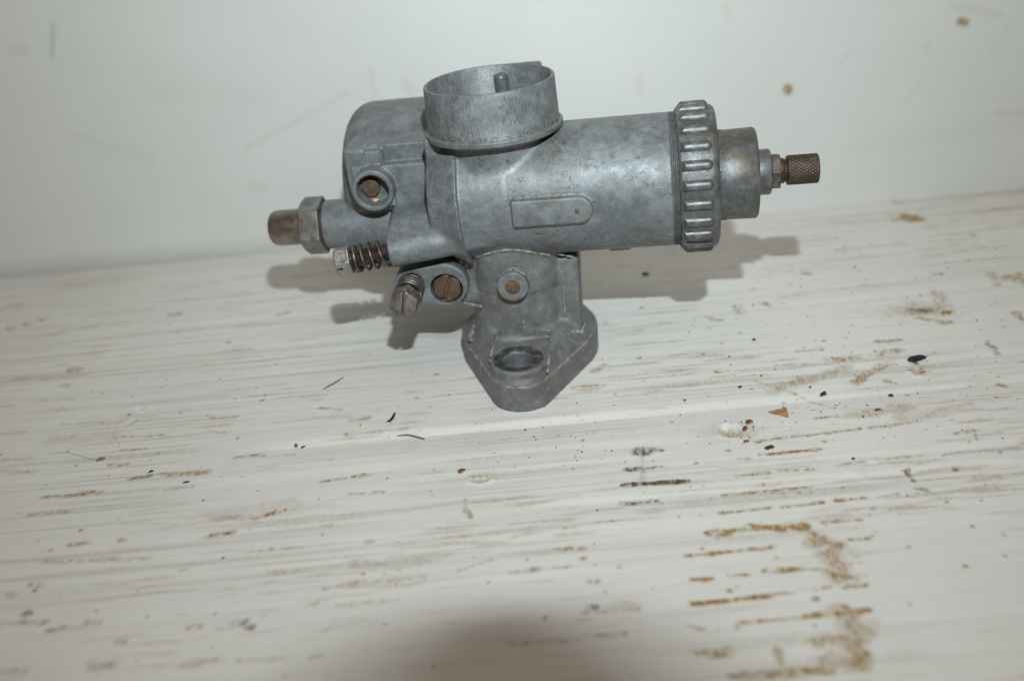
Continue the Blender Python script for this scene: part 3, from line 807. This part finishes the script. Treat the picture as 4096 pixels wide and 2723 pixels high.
# ---- oily crumbs lodged in creases (uncountable, one part)
GV, GF, = [], []
OCT = np.array([(1, 0, 0), (-1, 0, 0), (0, 1, 0), (0, -1, 0), (0, 0, 1), (0, 0, -1)], float)
OCTF = [(0, 2, 4), (2, 1, 4), (1, 3, 4), (3, 0, 4), (2, 0, 5), (1, 2, 5), (3, 1, 5), (0, 3, 5)]
def grain(store_v, store_f, p, r):
    A = np.linalg.qr(rng.normal(size=(3, 3)))[0]
    v = (OCT * rng.uniform(.5, 1.3, (6, 1)) * r) @ A + p
    o = len(store_v); store_v.extend(v.tolist()); store_f.extend([tuple(k + o for k in q) for q in OCTF])
def sprinkle(fn, n, r=(.08, .26)):
    for _ in range(n):
        grain(GV, GF, U(fn()) * MM, rng.uniform(*r) ** 1.0 * MM)
BM = np.array(BELL)
def on_bead():
    a = rng.uniform(math.radians(185), math.radians(350)); w = abs(rng.normal(0, .6))
    p = np.array([(20.45 + .3 * rng.random()) * math.cos(a), (20.45 + .3 * rng.random()) * math.sin(a), 2.65 + w])
    return BM[:3, :3] @ p + BM[:3, 3]
sprinkle(on_bead, 420, (.06, .2))
def on_plate_top():
    x = rng.uniform(3, 25); z = 63.6 + abs(rng.normal(0, .35)); return np.array([x, -math.sqrt(20.75 ** 2 - (z - BZ) ** 2), z])
sprinkle(on_plate_top, 130, (.06, .18))
def on_cap():
    t = rng.uniform(math.radians(150), math.radians(330)); x = 66.0 + abs(rng.normal(0, 1.4)) * (rng.random() < .8) + rng.random() * .5
    return np.array([x, 13.75 * math.cos(t) if False else -13.8 * math.sin(t - math.radians(150) - .35), BZ + 13.8 * math.cos(t - math.radians(150) - .35)])
sprinkle(on_cap, 380, (.06, .2))
def on_ring():
    k = rng.integers(0, 24); th = math.radians(90 - 20.7 - 8.3 + 15 * k) + rng.choice([-1, 1]) * (.074 + .022 * abs(rng.normal()))
    return np.array([rng.uniform(55, 63.4), -22.05 * math.sin(th), BZ + 22.05 * math.cos(th)])
sprinkle(on_ring, 1100, (.05, .2))
def on_thread():
    t = rng.uniform(0, math.pi * 1.1); return np.array([rng.uniform(52, 54.2), -20.5 * math.sin(t), BZ + 20.5 * math.cos(t)])
sprinkle(on_thread, 160, (.05, .15))
def in_spring():
    s = rng.uniform(.3, 11.5); t = rng.uniform(0, 6.28); r = rng.uniform(2.5, 4.0)
    return BA + D1 * s + e2 * r * math.cos(t) + e3 * r * math.sin(t)
sprinkle(in_spring, 420, (.06, .17))
def in_spring2():
    s = rng.uniform(0, 7); t = rng.uniform(0, 6.28); r = rng.uniform(3.6, 5.2) if s < 1.5 else rng.uniform(2.4, 4)
    return np.array([-32.4 + r * math.cos(t), -13.4 - s, 34.7 + r * math.sin(t)])
sprinkle(in_spring2, 260, (.06, .18))
sprinkle(lambda: np.array([rng.normal(-14.5, 1.6), rng.normal(-12.5, .8), rng.normal(41.5, .9)]), 220, (.08, .25))
sprinkle(lambda: np.array([-14.2 + rng.normal(0, .3), -12.6 + rng.normal(0, .5), rng.uniform(31, 40)]), 70, (.08, .2))
sprinkle(lambda: np.array([rng.uniform(-45, -24), rng.uniform(0, 3.4), 70.8 + rng.random() * .2]), 40, (.05, .15))
sprinkle(lambda: np.array([rng.uniform(-34, -18), 0 - rng.random() * .2, rng.uniform(60.5, 61.2)]), 60, (.05, .16))
def near_bell_right():
    z = rng.normal(75.5, 1.4); x = 20 + (78 - z) * -.5 + rng.normal(0, 1.2); return np.array([x, -math.sqrt(max(.1, 20.6 ** 2 - (z - BZ) ** 2)), z])
sprinkle(near_bell_right, 90, (.06, .2))
g = finish("grime", mesh("grime", np.array(GV), GF), MAT['grime'], carb, smooth=False); g['kind'] = 'stuff'

# ================================================================== board and wall
WY = 103.5
def axis_coords(lo, hi, fine_lo, fine_hi, step, grow=1.18, cap=40):
    c = list(np.arange(fine_lo, fine_hi + 1e-6, step)); s = step; x = fine_hi
    while x < hi: s = min(s * grow, cap); x = min(x + s, hi); c.append(x)
    s = step; x = fine_lo; pre = []
    while x > lo: s = min(s * grow, cap); x = max(x - s, lo); pre.append(x)
    return np.array(pre[::-1] + c)
def vnoise(x, y, sx, sy, seed):
    """value noise on a lattice of sx by sy mm, sampled on the outer grid x,y"""
    g = np.random.default_rng(seed); gx = x / sx + 1000; gy = y / sy + 1000
    ix, iy = np.floor(gx).astype(int), np.floor(gy).astype(int); fx, fy = gx - ix, gy - iy
    fx = fx * fx * (3 - 2 * fx); fy = fy * fy * (3 - 2 * fy)
    ix -= ix.min(); iy -= iy.min()
    T = g.random((ix.max() + 2, iy.max() + 2))
    a = T[ix][:, iy]; b = T[ix + 1][:, iy]; c = T[ix][:, iy + 1]; d = T[ix + 1][:, iy + 1]
    return (a * (1 - fx[:, None]) + b * fx[:, None]) * (1 - fy) + (c * (1 - fx[:, None]) + d * fx[:, None]) * fy
def sstep(a, b, v):
    t = np.clip((v - a) / (b - a), 0, 1); return t * t * (3 - 2 * t)
def grid_mesh(name, xs, ys, pos):
    nx, ny = len(xs), len(ys)
    idx = np.arange(nx * ny).reshape(nx, ny)
    q = np.stack([idx[:-1, :-1], idx[1:, :-1], idx[1:, 1:], idx[:-1, 1:]], -1).reshape(-1, 4)
    return np_mesh(name, pos.reshape(-1, 3), q)

gx = axis_coords(-700, 700, -205, 215, .46); gy = axis_coords(-700, WY + 5, -165, WY + 5, .46)
PB = np.zeros((len(gx), len(gy), 3), np.float32)                      # brown, dark, grey stain amounts
X2, Y2 = gx[:, None], gy[None, :]
def stroke(kind, w, amt, pts):
    pts = np.array(pts); w = max(w, 1.0)
    m = w * 1.2 + 1.5
    i0, i1 = np.searchsorted(gx, [pts[:, 0].min() - m * 1.5, pts[:, 0].max() + m * 1.5]); j0, j1 = np.searchsorted(gy, [pts[:, 1].min() - m, pts[:, 1].max() + m])
    if i1 <= i0 or j1 <= j0: return
    xx, yy = X2[i0:i1], Y2[:, j0:j1]; d = np.full((i1 - i0, j1 - j0), 99.0)
    for a, b in zip(pts[:-1], pts[1:]):
        ab = b - a; t = np.clip(((xx - a[0]) * ab[0] + (yy - a[1]) * ab[1]) / (ab @ ab + 1e-9), 0, 1)
        d = np.minimum(d, np.sqrt((xx - a[0] - t * ab[0]) ** 2 * .5 + (yy - a[1] - t * ab[1]) ** 2))
    s = rng.integers(1e6)
    if pts[:, 0].mean() < 5: amt = amt * .78
    n1 = vnoise(gx[i0:i1], gy[j0:j1], 1.3, 1.2, s); n2 = vnoise(gx[i0:i1], gy[j0:j1], 3.2, 2.2, s + 1); n3 = vnoise(gx[i0:i1], gy[j0:j1], .6, 1.1, s + 2)
    dd = d / (w * .62) + (n2 - .5) * .9
    v = 1.25 * amt * (1 - sstep(.25, 1.25, dd)) * np.clip((.25 if w < 4 else .5) + (1.1 if w < 4 else .6) * n1 + (.9 if w < 4 else .5) * (n3 - .5), 0, 1.3)
    c = 'bdg'.index(kind)
    PB[i0:i1, j0:j1, c] = np.maximum(PB[i0:i1, j0:j1, c], v)
for s in STROKES: stroke(*s)
# faint grain-wise streaks everywhere, denser to the right and in front
nA = vnoise(gx, gy, 11, .95, 11); nB = vnoise(gx, gy, 3.5, .7, 12); nC = vnoise(gx, gy, 45, 22, 13); nD = vnoise(gx, gy, 26, 2.6, 14)
dens = sstep(.35, .85, nC) * (.55 + .45 * sstep(-120, 160, X2)) * np.ones_like(Y2)
st = sstep(.62, .88, nA * .55 + nB * .2 + nD * .35 + .10 * (dens - .5)) * np.clip(dens + .28, 0, 1)
PB[..., 0] = np.maximum(PB[..., 0], 0.36 * st)
nE = vnoise(gx, gy, 60, 1.1, 21); nF = vnoise(gx, gy, 60, 30, 22)
PB[..., 2] = np.maximum(PB[..., 2], .42 * sstep(.55, .9, nE) * sstep(.3, .8, nF))
# speckle
for _ in range(950):
    x = rng.uniform(-170, 190); y = rng.uniform(-140, 90)
    if rng.random() > .35 + .65 * sstep(-60, 120, x) : continue
    r = .28 + abs(rng.normal(0, .24)); c = 1 if rng.random() < .55 else 0
    i0, i1 = np.searchsorted(gx, [x - r * 2, x + r * 2]); j0, j1 = np.searchsorted(gy, [y - r * 1.6, y + r * 1.6])
    d = np.sqrt((X2[i0:i1] - x) ** 2 * .7 + (Y2[:, j0:j1] - y) ** 2)
    PB[i0:i1, j0:j1, c] = np.maximum(PB[i0:i1, j0:j1, c], rng.uniform(.35, .85) * (1 - sstep(.5 * r, 1.25 * r, d)))
# relief: shallow steps along the grain, dents, wood grain under the film
H = .20 * (vnoise(gx, gy, 190, 3.4, 31) - .5) + .09 * (vnoise(gx, gy, 90, 1.5, 32) - .5) + .5 * (vnoise(gx, gy, 240, 90, 33) - .5)
H -= H[np.searchsorted(gx, 2.0), np.searchsorted(gy, -10.0)]
def valley(yc, depth, near, far, x0, x1):
    wob = .6 * (vnoise(gx, np.array([0.0]), 30, 1, int(abs(yc) * 10))[:, :1] - .5)
    d = Y2 - yc - wob
    v = np.where(d < 0, -depth * np.clip(1 + d / near, 0, 1), -depth * np.clip(1 - d / far, 0, 1))
    v *= sstep(x0 - 20, x0 + 10, X2) * (1 - sstep(x1 - 30, x1 + 20, X2)); return v
H += valley(-46.0, 1.0, 9.0, 3.0, -75, 260) + valley(-69.0, .60, 8, 3.0, -30, 50) + valley(-62.5, .35, 7, 3, -120, 60) + valley(-86.0, .35, 8, 3, 10, 150) + valley(-30.5, .25, 6, 2.5, 60, 190) + valley(-100, .3, 8, 3, -140, 60)
for k in range(26):
    yc = rng.uniform(-150, 60); xc = rng.uniform(-190, 190); ln = rng.uniform(20, 90)
    if math.hypot(xc, yc + 5) < 60 and yc > -44: continue
    H += valley(yc, rng.uniform(.10, .30), rng.uniform(2.5, 6), rng.uniform(1.0, 2.2), xc - ln, xc + ln)
def dent(x, y, rx, ry, depth, rim):
    r = np.sqrt(((X2 - x) / rx) ** 2 + ((Y2 - y) / ry) ** 2); return -depth * (1 - sstep(.2, 1.0, r)) + rim * np.exp(-((r - 1.1) / .28) ** 2)
H += dent(62.2, -58.9, 4.2, 3.6, 1.0, .28) + dent(60.2, -57.6, 2.0, 2.4, .9, 0) + dent(-12.6, -70.7, 3.1, 2.2, .45, .32) + dent(127.3, -36.6, 3.2, 2.6, .55, .3) \
   + dent(-58, -79.5, 7.5, 4.5, -.45, -.1) + dent(95.5, -83, 5, 4, .5, .15) + dent(-127, -23, 2.6, 2, .35, .2) + dent(-126, -15, 2.2, 1.6, .3, .2)
for (x, y, r) in ((62.2, -60.5, 1.5), (-12.4, -70.4, 1.3), (127.6, -36.4, 1.6)):
    stroke('g' if r < 1.55 else 'b', r, .7, [(x - r, y), (x + r, y)])
stroke('b', .8, .7, [(-14.6, -69.2), (-10.8, -69.0)]); stroke('b', 1.2, .5, [(124.9, -35.0), (129.5, -34.6)])
pos = np.zeros((len(gx), len(gy), 3)); pos[..., 0] = X2; pos[..., 1] = Y2; pos[..., 2] = H
me = grid_mesh("board", gx, gy, pos * MM)
at = me.attributes.new("stain", 'FLOAT_COLOR', 'POINT')
at.data.foreach_set('color', np.concatenate([PB, np.ones_like(PB[..., :1])], -1).astype(np.float32).ravel())

def painted(name, base, base2, rough, bumps, spec=.5):
    m, nt, b = new_mat(name)
    col = mixc(nt, ramp(nt, noise(nt, 14, 4, .6), (.3, .7)), base, base2)
    a = nt.nodes.new('ShaderNodeAttribute'); a.attribute_name = 'stain'
    sp = nt.nodes.new('ShaderNodeSeparateColor'); L(nt, a.outputs['Color'], sp.inputs[0])
    brk1 = ramp(nt, noise(nt, 900, 4, .7, stretch=(1, .35, 1)), (.30, .62, .5, 1.15))
    brk2 = ramp(nt, noise(nt, 2200, 2, .6), (.30, .65, .7, 1.08))
    brk = math_(nt, 'MULTIPLY', brk1, brk2)
    g_ = math_(nt, 'MINIMUM', math_(nt, 'MULTIPLY', sp.outputs[2], brk), 1.0)
    b_ = math_(nt, 'MINIMUM', math_(nt, 'MULTIPLY', math_(nt, 'MULTIPLY', sp.outputs[0], brk), 1.25), 1.0)
    d_ = math_(nt, 'MINIMUM', math_(nt, 'MULTIPLY', sp.outputs[1], brk), 1.0)
    col = mixc(nt, g_, col, (.35, .315, .225))
    br = mixc(nt, ramp(nt, noise(nt, 60, 3), (.35, .65)), (.29, .148, .030), (.33, .205, .062))
    col = mixc(nt, b_, col, br)
    col = mixc(nt, d_, col, (.10, .058, .022))
    L(nt, col, b.inputs['Base Color'])
    L(nt, ramp(nt, noise(nt, 45, 4), (.3, .7, *rough)), b.inputs['Roughness'])
    b.inputs['Specular IOR Level'].default_value = spec
    h = None
    for sc, st_, wgt in bumps:
        n = math_(nt, 'MULTIPLY', noise(nt, sc, 3, .55, stretch=st_), wgt)
        h = n if h is None else math_(nt, 'ADD', h, n)
    bp = nt.nodes.new('ShaderNodeBump'); bp.inputs['Strength'].default_value = .5; bp.inputs['Distance'].default_value = .0006
    L(nt, h, bp.inputs['Height']); L(nt, bp.outputs[0], b.inputs['Normal'])
    return m
board_m = painted("white_film_on_wood", (.66, .652, .628), (.70, .692, .672), (.40, .56), ((320, (.06, 1, 1), .7), (90, (.08, 1, 1), .6), (1400, (.5, 1, 1), .18)))
board = finish("table_top", me, board_m, sharp=None)
board['kind'] = 'structure'; board['label'] = "white wood-grained board with brown oil streaks under the carburettor"

# wall: smooth white panel standing behind the board
wx = axis_coords(-700, 700, -260, 280, 1.1); wz = axis_coords(-30, 600, -3, 135, 1.1)
PW = np.zeros((len(wx), len(wz), 3), np.float32); WX, WZ = wx[:, None], wz[None, :]
def wsmear(kind, w, amt, a, b):
    a, b = np.array(a, float), np.array(b, float); ab = b - a
    t = np.clip(((WX - a[0]) * ab[0] + (WZ - a[1]) * ab[1]) / (ab @ ab + 1e-9), 0, 1)
    d = np.sqrt((WX - a[0] - t * ab[0]) ** 2 + (WZ - a[1] - t * ab[1]) ** 2)
    c = 'bdg'.index(kind); PW[..., c] = np.maximum(PW[..., c], amt * (1 if kind == 'b' and amt > .5 else .55) * (1 - sstep(.2 * w, w, d)))
for s in (('d', 1.6, .42, (-165.7, 104.6), (-169.6, 93.3)), ('g', 1.8, .30, (-102.8, 48.7), (-57.1, 68.1)), ('g', 1.6, .28, (-46.5, 77.6), (-46.4, 66.3)),
          ('b', 3.2, .22, (-33.2, 70), (-31.6, 66.5)), ('g', 3, .30, (-183, 97), (-179, 96.8)), ('b', 2.9, .92, (122.5, 53.4), (122.9, 52.6)),
          ('b', 2.4, .75, (190.8, 74.4), (193.3, 73.4)), ('b', 3.6, .16, (60.8, 63), (61.7, 58.5)), ('g', 3, .25, (-104, 33), (-97.9, 32.1)),
          ('g', 2.0, .25, (146.5, 65.4), (143.8, 61.1)), ('b', 2.5, .18, (186.3, 81), (207, 75.3)), ('b', 2.5, .22, (211.5, 34.4), (223.2, 33.9)),
          ('b', 2.4, .22, (91.7, 46.3), (93.8, 45.8)), ('g', 3.5, .16, (-170, 61.5), (-142, 48.2)), ('b', 3, .18, (96, 88.1), (98.1, 85.1)),
          ('g', 1.5, .2, (170, 40), (180, 55)), ('g', 6, .10, (-130, 75), (-90, 70)), ('g', 5, .10, (150, 25), (230, 30)), ('b', 2, .2, (196, 88), (203, 86)),
          ('g', 1.2, .2, (205, 60), (212, 72)), ('b', 1.6, .3, (178, 66), (179, 65))):
    wsmear(*s)
pos = np.zeros((len(wx), len(wz), 3)); pos[..., 0] = WX; pos[..., 2] = WZ
wob = .8 * (vnoise(wx, wz, 180, 90, 41) - .5)
pos[..., 1] = WY + wob * .5 - .6 * sstep(-50, 200, WX) + 4.2 * (1 - sstep(-150, 30, WX)) * np.clip(1 - WZ / 11.0, 0, 1.05) ** 2
me = grid_mesh("wall", wx, wz, pos * MM)
at = me.attributes.new("stain", 'FLOAT_COLOR', 'POINT')
at.data.foreach_set('color', np.concatenate([PW, np.ones_like(PW[..., :1])], -1).astype(np.float32).ravel())
wall_m = painted("white_wall_paint", (.615, .635, .62), (.64, .658, .644), (.38, .5), ((30, None, .9), (90, (1, 1, .35), .4), (260, None, .2)))
wall = finish("wall", me, wall_m, sharp=None)
wall['kind'] = 'structure'; wall['label'] = "smooth white wall panel with faint scratches behind the carburettor"

# ================================================================== loose dirt on the board
def hb(x, y):
    i = min(max(np.searchsorted(gx, x), 1), len(gx) - 1); j = min(max(np.searchsorted(gy, y), 1), len(gy) - 1)
    return float(max(H[i, j], H[i - 1, j], H[i, j - 1], H[i - 1, j - 1]))
def tag(o, label, cat, group=None):
    o['label'] = label; o['category'] = cat
    if group: o['group'] = group
    return o
def crumb_mesh(name, sx, sy, sz, seed, sub=2, rough=.35):
    """a few fused angular lumps"""
    g = np.random.default_rng(seed); n = 3 + int(g.integers(0, 3)) + (4 if rough > .5 else 0)
    V, F = [], []
    for i in range(n):
        bm = bmesh.new(); bmesh.ops.create_icosphere(bm, subdivisions=sub, radius=1.0)
        k = g.normal(size=(6, 3)) * 2.6; ph = g.uniform(0, 6, 6)
        c = np.array([g.uniform(-.62, .62) * sx, g.uniform(-.55, .55) * sy, 0]) if i else np.zeros(3); r = g.uniform(.3, .62) if i else .66
        o = len(V)
        for v in bm.verts:
            d = np.array(v.co); s_ = r * (1 + 2.0 * max(rough, .3) * sum(math.sin(d @ k[j] + ph[j]) for j in range(6)) / 6)
            w = c + d * s_ * np.array([min(sx, sy * 1.5), min(sy, sx * 1.5), sz]); w[2] = max(w[2], -.3 * sz); V.append(w)
        F += [tuple(v.index + o for v in f.verts) for f in bm.faces]; bm.free()
    return mesh(name, np.array(V) * MM, F)
def crumb(name, x, y, sx, sy, sz, mat, label, cat, rot=0, seed=1, group="loose dirt on the board", rough=.35):
    k = .78
    o = finish(name, crumb_mesh(name, sx * k, sy * k, sz * k, seed, rough=rough), MAT[mat], smooth=False)
    o.location = (x * MM, y * MM, (hb(x, y) + .3 * sz) * MM); o.rotation_euler = (0, 0, rot); return tag(o, label, cat, group)
def strand(name, pts, rad, mat, label, cat):
    p = np.array(pts, float); t = np.linspace(0, 1, len(p)); tt = np.linspace(0, 1, 40)
    # smooth through the points
    c = np.stack([np.polyval(np.polyfit(t, p[:, k], min(3, len(p) - 1)), tt) for k in range(2)], -1)
    base = c.mean(0)
    z = np.array([hb(*q) for q in c]) + rad * .9
    v, f = tube_mesh(np.column_stack([c - base, z]) * MM, rad * MM * (1 - .6 * np.abs(2 * tt - 1) ** 3), 6)
    o = finish(name, mesh(name, v, f), MAT[mat]); o.location = (base[0] * MM, base[1] * MM, 0); return tag(o, label, cat, "loose dirt on the board")
crumb("paint_flake", 129.6, -28.3, 5.6, 2.3, .7, 'black', "black jagged flake, the largest dark bit on the right of the board", "flake", .25, 3, rough=.6)
crumb("paint_flake", 128.4, -31.0, .7, 1.3, .4, 'rustcrumb', "tiny brown tail just in front of the largest black flake", "flake", .1, 4)
crumb("rust_crumb", 68.3, -55.3, 1.3, 1.2, .8, 'rustcrumb', "rust brown crumb right behind the white crater in the board", "crumb", .4, 5, rough=.6)
crumb("rust_crumb", 66.2, -59.0, 1.4, .9, .7, 'rustcrumb', "reddish crumb on the right rim of the white crater", "crumb", 1.0, 6, rough=.6)
crumb("rust_crumb", 65.0, -64.9, 1.5, 1.0, .7, 'rustcrumb', "brown crumb at the front lip of the white crater", "crumb", .2, 7)
crumb("rust_crumb", -18.1, -66.3, 1.5, 1.2, .9, 'rustcrumb', "orange brown crumb beside the round blister in front of the flange", "crumb", .3, 8, rough=.6)
crumb("rust_crumb", -69.3, -44.9, .9, 1.3, .8, 'rustcrumb', "small rust crumb at the left end of the crease", "crumb", .3, 9)
crumb("paint_flake", -67.3, -45.6, 1.7, .5, .5, 'black', "thin black sliver next to the small rust crumb on the crease", "flake", .35, 10)
crumb("dirt_crumb", 54.3, 51.9, 1.9, 1.3, 1.1, 'crumb', "dark crumb lying in the shadow behind the ring nut", "crumb", .1, 11)
crumb("dirt_crumb", 82.2, -7.2, 1.1, .9, .8, 'crumb', "dark brown crumb alone to the right of the flange", "crumb", .5, 12)
crumb("rust_crumb", 94.3, -43.9, 1.6, 1.2, .8, 'crumb', "dark rust crumb lying on the crease right of the tan triangle", "crumb", .6, 13, rough=.6)
crumb("dirt_crumb", 91.4, -39.7, .8, .7, .5, 'crumb', "small dark crumb just behind the crease, near the dark rust crumb", "crumb", .2, 14)
crumb("dirt_crumb", 114.2, -47.0, 1.6, .9, .6, 'crumb', "dark grey crumb in front of the crease below the black flake", "crumb", .9, 15, rough=.5)
crumb("rust_crumb", 107.2, -55.1, 1.6, 1.0, .6, 'rustcrumb', "rusty crumb among brown smears, right of the tan triangle", "crumb", .3, 16, rough=.5)
crumb("dirt_crumb", 70.9, -69.0, 2.0, 1.2, .4, 'crumb', "dark speckled cluster in front of the white crater", "crumb", .5, 17, rough=.7)
crumb("paint_flake", -112.0, -52.1, 1.5, .7, .4, 'black', "black chip on the left of the board, behind its twin", "flake", .3, 18)
crumb("paint_flake", -99.7, -59.4, 1.7, .7, .4, 'black', "black chip on the left of the board, the one nearer the front edge", "flake", .4, 19)
crumb("dirt_crumb", 52.0, -40.5, .8, .7, .5, 'crumb', "small dark crumb right of the flange tip behind the crease", "crumb", .4, 20)
crumb("dirt_crumb", 70.2, -36.0, 1.1, .9, .5, 'crumb', "brown crumb behind the thin ochre scratch", "crumb", .4, 22)
# tan triangular flake
v = np.array([(-3.4, 1.0, .1), (2.6, 2.4, .25), (1.6, -3.6, .1), (-3.4, 1.0, .35), (2.6, 2.4, .5), (1.6, -3.6, .35)]) * MM
o = finish("tan_flake", mesh("tan_flake", v, [(2, 1, 0), (3, 4, 5), (0, 1, 4, 3), (1, 2, 5, 4), (2, 0, 3, 5)]), MAT['tan'], smooth=False)
o.location = (78.8 * MM, -51.6 * MM, hb(78.8, -51) * MM); tag(o, "thin tan triangular flake lying in front of the crease", "flake", "loose dirt on the board")
strand("sliver", [(-41.6, -37.2), (-40.3, -36.4), (-39.6, -34.2), (-39.2, -32.6)], .42, 'black', "curled black sliver left of the flange tip", "sliver")
strand("fibre", [(-38.0, -44.8), (-34, -45.0), (-31, -46.4), (-29.4, -47.6)], .30, 'olive', "olive curved fibre lying on the crease left of the flange", "fibre")
strand("fibre", [(-64.6, -13.6), (-62, -11.0), (-58.4, -7.0)], .26, 'olive', "straight olive fibre on the board left of the flange", "fibre")
strand("hair", [(-149, -37.5), (-142, -38.0), (-136, -41.0), (-131, -43.6)], .055, 'hair', "thin grey hair on the left of the board", "hair")
strand("hair", [(-128.5, -27.0), (-130, -31.0), (-126.5, -36.0), (-130.2, -42.0)], .045, 'hair', "thin curly hair rising from the brown fluff at left", "hair")
crumb("fluff", -130.2, -43.2, 1.7, 1.2, .5, 'hair', "brown speck of fluff at the end of the hairs", "fluff", .4, 21, rough=.8)
# the many specks nobody would count
DV, DF = [], []
for _ in range(420):
    x = rng.uniform(-150, 185); y = rng.uniform(-110, 60)
    if rng.random() > .2 + .8 * sstep(-20, 110, x) * (.4 + .6 * math.exp(-((y + 50) / 28) ** 2)): continue
    r = .10 + abs(rng.normal(0, .17))
    grain(DV, DF, np.array([x, y, hb(x, y) + .25 * r]) * MM, r * MM)
for _ in range(150):      # sprinkled round the crater and in front of the flange
    c = ((64, -60, 7), (8, -58, 14), (100, -50, 12), (15, -52, 20))[rng.integers(4)]
    x, y = rng.normal(c[0], c[2]), rng.normal(c[1], c[2] * .5); r = .08 + abs(rng.normal(0, .13))
    grain(DV, DF, np.array([x, y, hb(x, y) + .25 * r]) * MM, r * MM)
dust = finish("dirt_specks", mesh("dirt_specks", np.array(DV), DF), MAT['crumb'], smooth=False); dust['kind'] = 'stuff'
dust['label'] = "scattered tiny dark specks of dirt on the board"; dust['category'] = "dirt"

# shrunken lens stand-in, added unseen above the camera to shade the board's front
lb = CAM + 66.5 * upv + 11.6 * rt
lv = []
prof = [(-30, 8.6), (-30, 9), (-2, 9), (-1, 8.6), (-1, 7.2), (-26, 7.0)]
seg = 64; faces = []
for (a_, r_) in prof:
    for k in range(seg):
        t = 2 * math.pi * k / seg; lv.append((lb + fw * a_ + r_ * (rt * math.cos(t) + upv * math.sin(t))))
for i in range(len(prof) - 1):
    for k in range(seg): faces.append((i * seg + k, i * seg + (k + 1) % seg, (i + 1) * seg + (k + 1) % seg, (i + 1) * seg + k))
faces.append(tuple((len(prof) - 1) * seg + k for k in range(seg))); faces.append(tuple(range(seg)))
lens = finish("lens_shadow_caster", mesh("lens_shadow_caster", np.array(lv) * MM, faces), MAT['lens'])
lens['kind'] = 'structure'; lens['label'] = "small black lens stand-in added outside the picture to cast the soft shadow on the front of the board"
